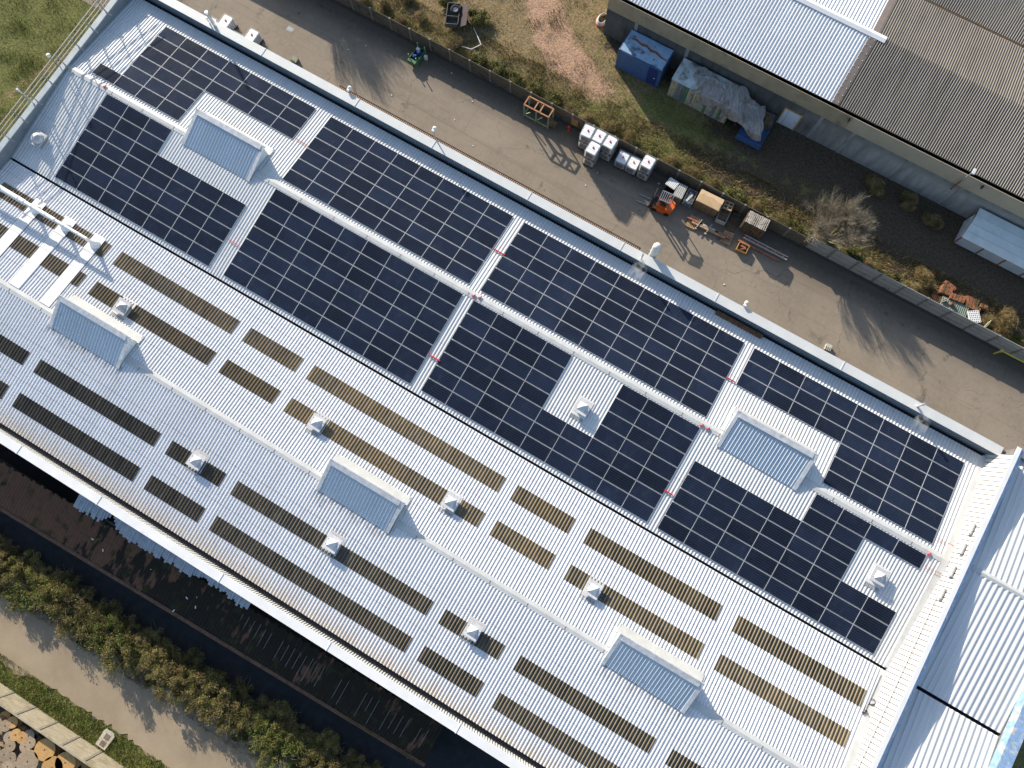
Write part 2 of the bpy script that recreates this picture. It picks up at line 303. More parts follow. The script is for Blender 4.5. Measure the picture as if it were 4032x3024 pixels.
def patchy_mat():
    n = N('patchy_container_paint'); vo = n.nd('ShaderNodeTexVoronoi'); n.ln(n.scale(n.pos, (2.2, .01, .6)), vo.inputs['Vector']); vo.inputs['Scale'].default_value = 1.0
    sp = n.nd('ShaderNodeSeparateColor'); n.ln(vo.outputs['Color'], sp.inputs[0])
    c = n.ramp(sp.outputs[0], [(0, (.34, .31, .2)), (.3, (.10, .2, .15)), (.5, (.44, .40, .28)), (.72, (.2, .2, .22)), (.9, (.30, .33, .3))])
    n.t.nodes[-1]; c = n.mix(n.ramp(n.noise(3.5, 5, .7), [(.55, 0.), (.65, .9)]), c, (.16, .08, .045)); c = n.mix(n.ramp(n.noise(1.2, 4), [(.6, 0.), (.72, .7)]), c, (.08, .07, .06)); return n.out(c, .8, .2)
PATCHY = patchy_mat()
CAMO = M('flaking_container_roof', (.40, .46, .46), .8, .25, 1.6, patch=((.10, .085, .07), .75, .53))
TARP = M('grey_tarpaulin', (.31, .29, .27), .5, .2, 1.6, patch=((.17, .135, .11), .8, .53), bump=.05, st=(2.2, .7, 1))
WOOD = M('pallet_wood', (.46, .30, .17), .85, .35, 4, rnd=.15); WOODG = M('grey_weathered_wood', (.42, .38, .33), .9, .35, 5, patch=((.2, .15, .1), 3, .55)); WOODD = M('dark_old_wood', (.16, .11, .065), .9, .4, 5)
CARD = M('brown_cardboard', (.58, .42, .25), .85, .12, 1.5, patch=((.42, .28, .14), .9, .56)); CARDM = M('wrapped_carton', (.22, .17, .1), .8, .25, 3)
TANK = M('white_tank_plastic', (.82, .82, .82), .4, .05, 3); TANKB = M('bluish_tank_plastic', (.78, .80, .83), .4, .06, 3); CAGE = M('galvanised_cage', (.34, .345, .35), .4, .1, 8, metal=.3); REDC = M('red_cap', (.55, .03, .08), .5, .1, 4); REDO = M('orange_red_cap', (.62, .1, .05), .5, .1, 4); BLACKP = M('black_plastic', (.03, .03, .032), .6, .2, 4)
LABELW = M('grey_tank_label', (.2, .2, .22), .6, .4, 9)
ORANGE = M('orange_forklift_paint', (.72, .14, .02), .4, .08, 4, spec=.5); STEELD = M('dark_steel', (.05, .05, .055), .5, .25, 5, metal=.3); STEEL = M('scuffed_steel', (.30, .32, .34), .4, .2, 6, metal=.4); RUBBER = M('rubber', (.02, .02, .02), .8, .2, 6)
GREEN = M('green_frame_paint', (.24, .30, .17), .7, .2, 3, patch=((.3, .2, .1), 3, .62)); GREENC = M('green_crate_paint', (.06, .17, .07), .6, .25, 4); JERRY = M('blue_jerrycan', (.03, .06, .28), .45, .15, 4); JUGW = M('milky_plastic', (.7, .72, .68), .45, .08, 5)
REDP = M('red_paint', (.45, .05, .04), .5, .2, 4); REDS = M('red_sleeve', (.55, .035, .05), .5, .15, 5); YELL = M('yellow_pipe_paint', (.5, .43, .07), .45, .1, 4); YELLW = M('pale_yellow_board', (.75, .68, .4), .7, .1, 4)
WPLAST = M('white_plastic', (.78, .78, .77), .45, .06, 4); GREYP = M('grey_white_plastic', (.5, .5, .46), .5, .12, 4); HOLE = M('dark_hole', (.05, .05, .05), .9, .2, 5)
TERRA = M('terracotta', (.29, .115, .06), .85, .5, 9, patch=((.09, .075, .035), 2.6, .48), rnd=.15); GSHEET = M('green_corrugated_sheet', (.13, .17, .14), .6, .2, 3); CBLOCK = M('concrete_block', (.46, .44, .38), .9, .12, 6)
DRUM = M('drum_wood', (.50, .29, .11), .8, .25, 3, st=(1, 4, 1), rnd=.2); DRUMG = M('weathered_drum_wood', (.30, .225, .15), .85, .3, 3, st=(1, 4, 1), rnd=.2, patch=((.16, .12, .1), 5, .62))
SLABC = M('manhole_concrete', (.50, .46, .38), .9, .15, 3); LIDR = M('rusty_lid', (.2, .15, .12), .9, .25, 5)
BARK = M('bark', (.19, .15, .11), .9, .3, 4); TWIG = M('pale_twigs', (.27, .235, .175), .9, .3, 3)
LEAFG = leaf_mat('green_leaves', (.04, .055, .014), (.14, .155, .04)); LEAFO = leaf_mat('olive_leaves', (.10, .09, .025), (.32, .28, .09)); LEAFB = leaf_mat('brown_leaves', (.11, .08, .035), (.32, .23, .11)); LEAFL = leaf_mat('bright_leaves', (.09, .15, .02), (.23, .30, .06))
GRASSG = leaf_mat('grass_blades', (.075, .10, .02), (.22, .25, .065)); GRASSD = leaf_mat('dry_grass_blades', (.20, .135, .065), (.48, .35, .19))
BLUEP = M('peeling_blue_paint', (.22, .34, .52), .7, .2, 3, patch=((.55, .52, .46), 1.6, .52)); ANNEX = roof_mat('annex_roof_sheet', (.74, .74, .73), amt=.4)
RAILM = M('dull_rail', (.34, .31, .25), .6, .2, 4)
SILVER = M('polished_flue_steel', (.75, .76, .78), .25, .08, 6, metal=.7, spec=.5)
GLASSG = M('dusty_glazing', (.34, .38, .36), .3, .15, 2, spec=.5); BRICK = M('brick_coping', (.13, .075, .05), .9, .3, 3); DARKW = M('dark_rendered_wall', (.16, .155, .15), .9, .2, 1.5)
# ------------------------------------------------------------------ ground
def sm(a, b, x): t = np.clip((x - a) / (b - a), 0, 1); return t * t * (3 - 2 * t)
gx = np.concatenate([[-900, -400, -200, -120], np.arange(-84, 50.1, .6), [70, 120, 200, 400, 900]])
gy = np.concatenate([[-900, -400, -200, -100], np.arange(-62, 62.1, .6), [80, 120, 200, 400, 900]])
GX, GY = np.meshgrid(gx, gy); nx, ny = len(gx), len(gy)
rr = rng.normal(size=GX.shape) * .02
inner = ((GY > 20.6) & (GY < 29)) | (GX < -52)
GZ = np.where(inner, rr, 0.0) - .03
def seg(px, py, a, b):
    a = np.array(a); b = np.array(b); d = b - a; t = np.clip(((px - a[0]) * d[0] + (py - a[1]) * d[1]) / (d @ d), 0, 1); return np.hypot(px - a[0] - t * d[0], py - a[1] - t * d[1])
pth = [(-30, 44), (-22.5, 30.5), (-20.2, 27.4), (-17, 25.2), (-13, 24.3), (-8, 24.0)]
dp = np.min([seg(GX, GY, pth[i], pth[i + 1]) for i in range(5)], 0)
red = (1 - sm(.2, 3.2, dp)) * (1 - sm(-17, -9, GX) * .75) * .95
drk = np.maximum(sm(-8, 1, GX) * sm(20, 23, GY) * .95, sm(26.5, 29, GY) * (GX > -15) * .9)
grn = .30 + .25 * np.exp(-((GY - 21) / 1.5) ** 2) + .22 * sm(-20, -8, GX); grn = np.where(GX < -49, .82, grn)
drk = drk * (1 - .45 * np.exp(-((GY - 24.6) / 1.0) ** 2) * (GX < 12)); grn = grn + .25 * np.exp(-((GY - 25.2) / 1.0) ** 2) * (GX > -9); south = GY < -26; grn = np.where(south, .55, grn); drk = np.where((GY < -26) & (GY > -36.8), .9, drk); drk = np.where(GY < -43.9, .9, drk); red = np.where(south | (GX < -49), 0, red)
grn = np.where((GY < -41.5) & (GY > -43.8), .9, grn)
dl = seg(GX, GY, (-55, 8), (-60, -6)); grn = np.where((GX < -49), .85 - .5 * np.exp(-(dl / .5) ** 2) - .45 * np.exp(-(np.hypot(GX + 55.5, GY - 3.6) / .8) ** 2), grn); drk = np.where(GX < -49, .25 * np.exp(-(dl / .6) ** 2), drk)
g = MB(); g.v = list(zip(GX.ravel(), GY.ravel(), GZ.ravel()))
g.f = [(j * nx + i, j * nx + i + 1, (j + 1) * nx + i + 1, (j + 1) * nx + i) for j in range(ny - 1) for i in range(nx - 1)]; g.m = [0] * len(g.f); g.sm = [True] * len(g.f)
go = g.build('ground', TERR, kind='structure')
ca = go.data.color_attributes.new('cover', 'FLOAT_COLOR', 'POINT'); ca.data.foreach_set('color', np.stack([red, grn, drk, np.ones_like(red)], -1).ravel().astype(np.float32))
def sheet(name, top, bot, z, mat, jit=.0, step=.5):
    """flat sheet between two polylines given as y at x"""
    x0, x1 = top[0][0], top[-1][0]; xs = np.arange(x0, x1 + step / 2, step); yt = np.interp(xs, *zip(*top)) + rng.normal(size=len(xs)) * jit; yb = np.interp(xs, *zip(*bot)) + rng.normal(size=len(xs)) * jit
    m = MB(); n = len(xs); rows = 5; P = []
    for k in range(rows): P += [(x, b + (t - b) * k / (rows - 1), z) for x, t, b in zip(xs, yt, yb)]
    m.add(P, [(k * n + i, k * n + i + 1, (k + 1) * n + i + 1, (k + 1) * n + i) for k in range(rows - 1) for i in range(n - 1)]); return m.build(name, mat, kind='structure')
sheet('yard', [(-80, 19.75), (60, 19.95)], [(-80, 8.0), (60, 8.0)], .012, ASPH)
sheet('gravel_road', [(-60, -38.5), (-33, -37.7), (-27, -37.8), (-20, -37.4), (-9, -36.9), (30, -36.3)], [(-60, -43.6), (-29, -42.45), (-24, -41.9), (-18.5, -41.85), (-14, -42.0), (30, -41.6)], .012, GRAV, .12, .3)
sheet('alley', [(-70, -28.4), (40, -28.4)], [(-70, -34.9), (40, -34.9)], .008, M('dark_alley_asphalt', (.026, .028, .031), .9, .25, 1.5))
# ------------------------------------------------------------------ main warehouse
ZR, K = 7.34, math.tan(.107278); X0, X1 = -49.0, 27.2
def rz(y): return ZR - (abs(y) if y > -8.55 else abs(y + 17.1)) * K
wh = thing('warehouse', 'long white warehouse with two ribbed gable roofs, brown skylight strips and solar panels', 'warehouse', (-11, -9, 0))
m = MB(); m.box(-49.4, 27.6, 8.62, 9.2, 0, 7.25); m.build('wall', DARKW, wh)
m = MB(); m.box(-49.4, 27.6, -26.8, -26.25, 0, 6.95); m.build('wall', DARKW, wh)
m = MB(); m.box(-49.42, -49.05, -26.2, 8.58, 0, 7.5); m.build('wall', DARKW, wh)
m = MB(); m.box(27.66, 27.82, -26.2, 9.3, 0, 8.5); m.build('wall', DARKW, wh)
for (a, b, mt) in ((8.32, .0, WHITEU), (-8.46, 0., WHITEU), (-8.64, -17.1, WHITE), (-25.8, -17.1, WHITE4)):
    hh = .042 if b == 0 else .056
    za = rz(a) if a != -8.46 else ZR - 8.46 * K
    m = MB(); corr(m, X0, X1, (a, za), (b, ZR), h=hh); m.build('roof', mt, wh)
m = MB(); m.box(X0, X1, -8.66, -8.44, 6.02, 6.1); m.box(X0, X1, -8.74, -8.685, 6.1, 6.36); m.box(X0, X1, -8.415, -8.36, 6.1, 6.36); m.build('valley_gutter', GUT, wh)
m = MB(); m.box(X0, X1, 8.22, 8.6, 6.05, 6.12); m.build('eave_gutter', GUT, wh); m = MB(); m.box(X0, X1, -26.2, -25.7, 6.15, 6.22); m.build('eave_gutter', GUT, wh)
MON = {'a': (0, [(-37.3, -30.9), (9.6, 15.9)]), 'b': (-17.1, [(-37.3, -30.85), (-13.5, -7.4), (9.65, 16.0)])}
def ridge(y0, spans):
    for a, b in spans:
        m = MB(); w_ = .27
        m.slab((a, y0 - w_, ZR - w_ * K + .055), (b, y0 - w_, ZR - w_ * K + .055), (b, y0, ZR + .07), (a, y0, ZR + .07), .02)
        m.slab((a, y0, ZR + .07), (b, y0, ZR + .07), (b, y0 + w_, ZR - w_ * K + .055), (a, y0 + w_, ZR - w_ * K + .055), .02)
        x = math.ceil(a / 3) * 3 + .4
        while x < b - .2: m.slab((x, y0 - w_ - .01, ZR - w_ * K + .062), (x + .05, y0 - w_ - .01, ZR - w_ * K + .062), (x + .05, y0, ZR + .078), (x, y0, ZR + .078), .01, 1); x += 3
        m.build('ridge_cap', [CAPW, BROWNF], wh)
ridge(0, [(X0, -37.3), (-30.9, 9.6), (15.9, 26.9)]); ridge(-17.1, [(X0, -37.3), (-30.85, -13.5), (-7.4, 9.65), (16, 26.9)])
XS = [(-48, -37.4), (-36.4, -25.55), (-24.55, -19.7), (-18.65, -2.25), (-1.25, 3.52), (4.68, 15.28), (16.4, 26.2)]
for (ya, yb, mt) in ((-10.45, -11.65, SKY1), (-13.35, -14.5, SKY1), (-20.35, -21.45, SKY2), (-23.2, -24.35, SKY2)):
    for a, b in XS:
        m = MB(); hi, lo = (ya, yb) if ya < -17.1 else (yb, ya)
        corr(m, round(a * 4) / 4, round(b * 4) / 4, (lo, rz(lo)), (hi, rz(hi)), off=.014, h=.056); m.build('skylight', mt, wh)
# parapets with copings
def strip_coping(m, xa, xb, ya, yb, z, mi=0): m.box(xa, xb, ya, yb, z, z + .05, mi)
m = MB(); xs = np.arange(-49.4, 27.5, .2)
for x in xs: m.box(x, x + .11, 8.60, 8.622, 6.25, 7.36); m.box(x + .11, x + .2, 8.615, 8.62, 6.25, 7.36, 1)
p1 = m.build('parapet', [PARIN, M('dark_cladding_groove', (.09, .115, .145), .6, .1, 2)], wh)
m = MB(); m.box(-49.4, 27.3, 8.55, 9.27, 7.36, 7.42)
for x in (-36.2, -27.3, -20.2, -11.6, -3.5, 4.5, 14.8): m.box(x, x + .07, 8.53, 9.29, 7.36, 7.45)
m.build('coping', COPING, p1)
m = MB()
for x in xs: m.box(x, x + .1, -26.25, -26.2, 6.2, 7.0); m.box(x + .1, x + .2, -26.25, -26.24, 6.2, 7.0, 1)
p2 = m.build('parapet', [PARIN2, M('pale_cladding_groove', (.3, .3, .3), .6, .1, 2)], wh)
m = MB(); m.box(-49.4, 27.3, -26.85, -26.22, 7.0, 7.06)
for x in (-33.8, -26.6, -16, -7.0, 3.4, 12): m.box(x, x + .07, -26.87, -26.2, 7.0, 7.09)
m.build('coping', COPW, p2)
m = MB(); m.box(-49.05, -49.0, -26.2, 8.55, 6.2, 7.5); p3 = m.build('parapet', M('left_parapet_metal', (.20, .225, .25), .45, .12, 2), wh)
m = MB(); m.box(-49.46, -48.98, -26.2, 8.54, 7.5, 7.58); m.build('coping', M('blue_grey_coping', (.34, .385, .41), .4, .15, 1.5), p3)
m = MB(); ys = np.arange(-26.2, 8.5, .36)
for y in ys:
    m.hexa([(26.9, y, 6.3), (27.2, y, 6.3), (27.2, y + .29, 6.3), (26.9, y + .29, 6.3), (27.56, y, 8.5), (27.66, y, 8.5), (27.66, y + .29, 8.5), (27.56, y + .29, 8.5)])
    m.hexa([(26.93, y + .29, 6.3), (27.2, y + .29, 6.3), (27.2, y + .36, 6.3), (26.93, y + .36, 6.3), (27.59, y + .29, 8.5), (27.66, y + .29, 8.5), (27.66, y + .36, 8.5), (27.59, y + .36, 8.5)], 1)
p4 = m.build('parapet', [M('white_parapet_cladding', (.60, .59, .575), .5, .05, 1.5, patch=((.6, .5, .36), .7, .7)), M('cladding_joint', (.13, .13, .14), .7, .1, 2)], wh)
m = MB(); m.box(27.52, 27.82, -26.2, 9.35, 8.5, 8.56); m.slab((27.82, -26.2, 8.5), (28.2, -26.2, 8.2), (28.2, 9.35, 8.2), (27.82, 9.35, 8.5), .05, 1)
m.build('coping', [COPW, BLUEP], p4)
m = MB(); m.box(26.55, 27.19, -26.1, 8.4, 7.0, 7.04)
m = MB()
for y0 in (0, -17.1):
    for s_ in (-1, 1): m.slab(*( [(26.75, y0, ZR + .05), (27.19, y0, ZR + .05), (27.19, y0 + s_ * 8.4, ZR - 8.4 * K + .05), (26.7, y0 + s_ * 8.4, ZR - 8.4 * K + .05)] if s_ < 0 else [(26.7, y0 + 8.4, ZR - 8.4 * K + .05), (27.19, y0 + 8.4, ZR - 8.4 * K + .05), (27.19, y0, ZR + .05), (26.7, y0, ZR + .05)]), .02)
m.build('edge_flashing', CAPW, wh)
# roof monitors
def monitor(x0, x1, yr, zt, ptop):
    yb, yt = yr - .86, yr + ptop; zb = ZR - .86 * K + .06; mo = MB()
    corr(mo, x0 + .25, x1 - .25, (yb, zb), (yt - .25, zt - .14), off=.0, h=.05, prof=((0, 0), (.19, 0), (.205, 1), (.235, 1))); r = mo.build('roof_monitor', MONR, wh)
    d = (zt - zb) / (yt - yb)
    for a, b in ((x0, x0 + .27), (x1 - .27, x1)):
        m = MB(); m.slab((a, yb - .05, zb + .06), (b, yb - .05, zb + .06), (b, yt, zt + .02), (a, yt, zt + .02), .06); m.build('verge_trim', GALV, r)
    m = MB(); m.slab((x0 + .27, yt - .36, zt - .36 * d + .075), (x1 - .27, yt - .36, zt - .36 * d + .075), (x1 - .27, yt, zt + .03), (x0 + .27, yt, zt + .03), .05); m.box(x0, x1, yt, yt + .07, zt - .1, zt + .035); m.build('top_flashing', GALV, r)
    for xx in (x0 + .04, x1 - .08):
        m = MB(); zr2 = ZR - (yt - .25 - yr) * K
        P = [(yb, zb), (yr, ZR + .02), (yt - .1, zr2 + .05), (yt - .1, zt - .09)]
        m.add([(xx, y, z) for y, z in P] + [(xx + .04, y, z) for y, z in P], [(0, 1, 2, 3), (7, 6, 5, 4), (0, 4, 5, 1), (1, 5, 6, 2), (2, 6, 7, 3), (3, 7, 4, 0)]); m.build('side_panel', MONR, r)
    zf = ZR - (yt - yr) * K
    m = MB(); m.box(x0 + .1, x1 - .1, yt - .14, yt - .11, zf, zt - .1, 1)
    n_ = 6
    for k in range(n_ + 1): xx = x0 + .15 + (x1 - x0 - .35) * k / n_; m.box(xx, xx + .05, yt - .1, yt - .04, zf, zt - .1)
    m.build('glazing', [CAPW, GLASSG], r)
    yo = yt + .55; zo = ZR - (yo - yr) * K + .06; m = MB(); m.slab((x0 - .1, yt - .1, zf + .14), (x0 - .1, yo, zo), (x1 + .1, yo, zo), (x1 + .1, yt - .1, zf + .14), -.02)
    for s_, xx in ((-1, x0), (1, x1)):
        m.slab(*([(xx - .35, yr + .3, rz(yr + .3) + .055), (xx, yr + .3, rz(yr + .3) + .1), (xx, yo, zo + .03), (xx - .1, yo, zo)] if s_ < 0 else [(xx, yr + .3, rz(yr + .3) + .1), (xx + .3, yr + .3, rz(yr + .3) + .055), (xx + .1, yo, zo), (xx, yo, zo + .03)]), .01)
    m.build('base_flashing', CAPW, r)
for x0, x1 in MON['a'][1]: monitor(x0, x1, 0, 8.28, 1.85)
for x0, x1 in MON['b'][1]: monitor(x0, x1, -17.1, 8.45, 1.5)
# flat white bands under the exhaust risers
for xa in (-44.9, -41.95, -39.1):
    m = MB(); m.slab((xa, -16.8, rz(-16.8) + .1), (xa + .95, -16.8, rz(-16.8) + .1), (xa + .95, -10.3, rz(-10.3) + .1), (xa, -10.3, rz(-10.3) + .1), .03); m.box(xa, xa + .95, -13.31, -13.29, rz(-13.3) + .09, rz(-13.3) + .104, 1); m.build('flat_sheet', [COPW, CURB], wh)
# brown canopy over the yard doors, door canopies
yc = A(0, 1, 920, 850, 4.5)[1]; m = MB()
for x in np.arange(-30.9, -2.4, .17): m.box(x, x + .1, 9.2, yc, 4.42, 4.52); m.box(x + .1, x + .17, 9.2, yc - .02, 4.42, 4.46, 1)
m.box(-30.95, -2.3, yc, yc + .06, 4.36, 4.54, 1); m.build('canopy', [M('brown_canopy_slat', (.36, .25, .18), .8, .2, 3), M('canopy_gap_and_edge_shade', (.06, .045, .035), .9, .2, 3)], wh)  # outer edge strip: edge shadow painted in as dark colour, shared with the gaps
for a, b in ((-.3, 2.6), (4.3, 7.3)):
    m = MB(); m.slab((a, 9.21, 5.75), (b, 9.21, 5.75), (b, 9.95, 5.6), (a, 9.95, 5.6), .05); m.build('canopy', COPING, wh)
# ------------------------------------------------------------------ solar arrays
PC, PRW = 2.11, 1.11789; cphi, sphi = math.cos(.107278), math.sin(.107278)
pm = MB(); L, H, fr, th = 2.092, 1.068, .012, .035
pm.box(0, L, 0, fr, 0, th, 1); pm.box(0, L, H - fr, H, 0, th, 1); pm.box(0, fr, fr, H - fr, 0, th, 1); pm.box(L - fr, L, fr, H - fr, 0, th, 1); pm.box(fr, L - fr, fr, H - fr, .004, th - .004, 0)
proto_panel = pm.build('solar_panel', [PANEL, ALU], local=True); panel_mesh = proto_panel.data; bpy.data.objects.remove(proto_panel)
rail_m = ALU
ARR = {('U', 1): (-44.95, [(c, r) for c in range(3) for r in range(6)] + [(c, r) for c in range(3, 7) for r in range(3)] + [(-1, 5)], 'solar array nearest the left gable above the ridge, one panel sticking out at lower left'),
 ('U', 2): (-28.80, [(c, r) for c in range(8) for r in range(6)], 'solar array of eight by six panels, second from the left above the ridge'),
 ('U', 3): (-10.97, [(c, r) for c in range(9) for r in range(6)], 'largest solar array, nine by six panels, beside the forklift side parapet above the ridge'),
 ('U', 4): (8.83, [(c, r) for c in range(4) for r in range(3)] + [(c, r) for c in range(4, 8) for r in range(6)], 'solar array nearest the right parapet above the ridge, cut away for a roof monitor'),
 ('L', 1): (-44.88, [(c, r) for c in range(3) for r in range(7)] + [(c, r) for c in range(3, 7) for r in range(2, 7)], 'leftmost solar array below the ridge with an upper right corner missing beside the roof monitor'),
 ('L', 2): (-28.77, [(c, r) for c in range(8) for r in range(7)], 'full rectangular solar array of eight by seven panels, second from the left below the ridge'),
 ('L', 3): (-10.98, [(c, r) for c in range(9) for r in range(7) if not (c in (4, 5) and r < 4)], 'solar array with a bare notch in its upper middle holding a pyramid roof vent'),
 ('L', 4): (8.81, [(c, r) for c in range(4) for r in range(2, 7)] + [(c, r) for c in (4, 5) for r in range(7)] + [(c, 0) for c in (6, 7)] + [(c, r) for c in (6, 7) for r in (4, 5, 6)], 'stepped solar array at lower right below the ridge, wrapped round a pyramid roof vent')}
for (sd_, k), (u0, cells, lab) in ARR.items():
    t = thing('solar_array', lab, 'solar array', (u0, 0, 7.4), 0, 'solar arrays on the warehouse roof')
    for c, r in cells:
        o = bpy.data.objects.new('solar_panel', panel_mesh); scene.collection.objects.link(o); o.parent = t
        if sd_ == 'U': tt = .5198 + (5 - r) * PRW + .024; o.location = (c * PC + .009, tt * cphi, -tt * sphi); o.rotation_euler = (-.107278, 0, 0)
        else: tt = .327 + (r + 1) * PRW - .024; o.location = (c * PC + .009, -tt * cphi, -tt * sphi); o.rotation_euler = (.107278, 0, 0)
    m = MB(); rows = sorted({r for c, r in cells})
    for r in rows:
        cs = sorted(c for c, rr_ in cells if rr_ == r); runs = []
        for c in cs:
            if runs and runs[-1][1] == c: runs[-1][1] = c + 1
            else: runs.append([c, c + 1])
        for a, b in runs:
            for f_ in (.25, .75):
                tt = (.5198 + (5 - r + f_) * PRW) if sd_ == 'U' else (.327 + (r + f_) * PRW); s_ = 1 if sd_ == 'U' else -1
                m.bar((a * PC, s_ * tt * cphi, -tt * sphi - .035), (b * PC, s_ * tt * cphi, -tt * sphi - .035), .04, .05)
    m.build('mounting_rail', rail_m, t, local=True)
# ------------------------------------------------------------------ roof vents, ducts, flues, lamps
def vent(x, y, lab, flat=True):
    z = rz(y); t = thing('roof_vent', lab, 'roof vent', (x, y, z), 0, 'pyramid vents on the warehouse roof')
    m = MB(); m.box(-.36, .36, -.36, .36, -.05, .42); m.build('curb', CURB, t, True)
    e = .42 - .0; m = MB(); m.box(-.52, .52, -.52, .52, .40, .45); m.box(-.54, .54, -.54, -.515, .33, .45); m.box(-.54, .54, .515, .54, .33, .45); m.box(-.54, -.515, -.515, .515, .33, .45); m.box(.515, .54, -.515, .515, .33, .45)
    b = .33; m.add([(-b, -b, .452), (b, -b, .452), (b, b, .452), (-b, b, .452), (0, 0, .74)], [(0, 1, 4), (1, 2, 4), (2, 3, 4), (3, 0, 4)])
    for sx in (-1, 1):
        for sy in (-1, 1): m.tube((sx * .43, sy * .2, .45), (sx * .43, sy * .2, .49), .03, .03, 6)
    m.build('cap', VENTW, t, True)
    s_ = -K if (y < -17.1 or -8.55 < y < 0) else K; s_ = K if (y > -8.55 and y < 0) or y < -17.1 else -K
    m = MB()
    def Q(a, b): return (a, b, s_ * b + .058)
    m.slab(Q(-.56, -.7), Q(.62, -.7), Q(.62, .75), Q(-.56, .75), .01)
    for xx in np.arange(-.5, .6, .125): m.bar(Q(xx, -.95), Q(xx, -.7), .06, .02, 1)
    m.build('base_flashing', [WHITE if y > -8 else VENTW, CURB], t, True); return t
for (x, y, l) in ((-33.45, -14.0, 'dirty pyramid roof vent just behind the leftmost monitor on the skylight roof'), (-16.05, -13.95, 'pyramid vent with dark grime at one side, left end of the long golden strip'),
  (-4.78, -13.9, 'pyramid vent near the right end of the long golden skylight strip above the middle monitor'), (6.83, -14.03, 'clean white pyramid vent left of the golden strip above the right-hand monitor'),
  (-22.05, -20.65, 'leftmost pyramid vent on the dark skylight strips below the lower ridge'), (-10.45, -20.58, 'grimy pyramid vent on a dark skylight strip below the middle monitor'), (1.05, -20.6, 'bright white pyramid vent on a short dark skylight strip below the lower ridge'),
  (-.05, -3.3, 'pyramid vent standing in the notch of a solar array'), (23.45, -3.28, 'pyramid vent beside the stepped solar array near the right parapet')): vent(x, y, l)
z = rz(-6.2); t = thing('roof_vent', 'round topped white roof vent alone near the left gable wall', 'roof vent', (-47.6, -6.2, z))
m = MB(); m.box(-.4, .4, -.5, .5, -.03, .35); m.build('curb', CURB, t, True)
m = MB(); m.box(-.5, .5, -.6, .6, .33, .38); m.lathe((0, 0, .38), [(.48, 0), (.46, .12), (.38, .25), (.22, .34), (.01, .38)], 18); m.build('cap', VENTW, t, True)
t = thing('exhaust_duct', 'white exhaust duct pipe running over three risers at the left edge of the skylight roof', 'duct', (-42, -11.05, 6.7))
m = MB(); zz = 8.1
for a, b, r in ((-48.9, -46.5, .21), (-46.5, -44.3, .20), (-44.3, -41.4, .165), (-41.4, -38.4, .125)): m.tube((a, -11.05, zz), (b, -11.05, zz), r, r, 14)
for x in (-46.5, -44.9, -43.6, -42.3, -40.6, -39.3): m.tube((x, -11.05, zz), (x + .07, -11.05, zz), .225 if x < -44.4 else (.185 if x < -41.5 else .145), None, 14)
m.build('pipe', WPLAST, t)
for x in (-44.4, -41.45, -38.65):
    m = MB(); m.tube((x + .1, -11.05, rz(-11.05)), (x + .1, -11.05, zz), .13, .13, 10); m.lathe((x + .1, -11.05, rz(-11.05) + .06), [(.42, 0), (.38, .12), (.2, .45), (.13, .7)], 14); m.build('riser', WPLAST, t)
    m = MB(); m.slab((x - .5, -11.75, rz(-11.75) + .125), (x + .5, -11.75, rz(-11.75) + .125), (x + .5, -10.25, rz(-10.25) + .125), (x - .5, -10.25, rz(-10.25) + .125), .02); m.build('base_flashing', COPW, t)
def flue(x, y, z0, z1, r, lab, mt=SILVER, cap=True):
    t = thing('flue_pipe', lab, 'flue', (x, y, z0)); m = MB(); m.tube((0, 0, 0), (0, 0, z1 - z0), r, r, 12); m.build('pipe', mt, t, True)
    if cap: m = MB(); m.tube((0, 0, z1 - z0), (0, 0, z1 - z0 + .1), r * 1.5, r * 1.2, 12); m.build('cowl', mt, t, True)
    return t
flue(-40.9, 8.9, 7.42, 8.95, .13, 'tall steel flue pipe on the parapet beside the white tanks at upper left'); flue(-41.4, 8.9, 7.42, 7.95, .06, 'short thin steel flue pipe beside the tall one at upper left')
flue(-1.75, 8.75, 7.42, 8.3, .07, 'thin steel flue pipe on the parapet beside the fat insulated flue'); flue(20.75, 8.9, 7.42, 8.3, .08, 'thin steel flue pipe on the parapet near its right end')
t = thing('insulated_flue', 'fat grey white insulated flue standing outside the yard parapet', 'flue', (-1.15, 9.66, 5)); m = MB(); m.tube((0, 0, 1.2), (0, 0, 3.7), .3, .3, 16); m.lathe((0, 0, 3.7), [(.3, 0), (.27, .1), (.15, .18), (.01, .2)], 16); m.build('pipe', M('grey_insulation_wrap', (.6, .6, .57), .5, .15, 5), t, True)
m = MB()
for z in (1.9, 2.6, 3.3): m.tube((0, 0, z), (0, 0, z + .05), .32, .32, 16)
m.build('band', GALV, t, True); m = MB(); m.bar((0, -.45, 1.9), (0, -.2, 1.9), .08); m.bar((-.45, 0, 2.4), (-.2, 0, 2.4), .1); m.build('bracket', STEEL, t, True)
def wall_lamp(x, y, z0, z1, lab, pole=True):
    t = thing('flood_lamp', lab, 'lamp', (x, y, z0), 0, 'lamps along the yard parapet'); m = MB(); m.tube((0, 0, 0), (0, 0, z1 - z0), .05, .05, 8); m.bar((0, -.4, .1), (0, 0, .1), .05); m.build('pole', M('rusty_lamp_pole', (.42, .38, .3), .7, .2, 4), t, True)
    m = MB(); m.rbox((0, .1, z1 - z0 + .06), .2, .42, .16); m.lathe((0, .15, z1 - z0 + .12), [(.14, 0), (.1, .08), (.01, .1)], 10); m.build('lamp_head', WPLAST, t, True)
wall_lamp(-28.35, 9.45, 6.9, 7.55, 'white lamp head peeping over the yard parapet near the left end of the brown canopy'); wall_lamp(-20.35, 9.42, 6.9, 8.5, 'white flood lamp on a tall pole above the brown canopy'); wall_lamp(6.6, 9.42, 6.9, 7.5, 'white lamp head peeping over the yard parapet right of the insulated flue')
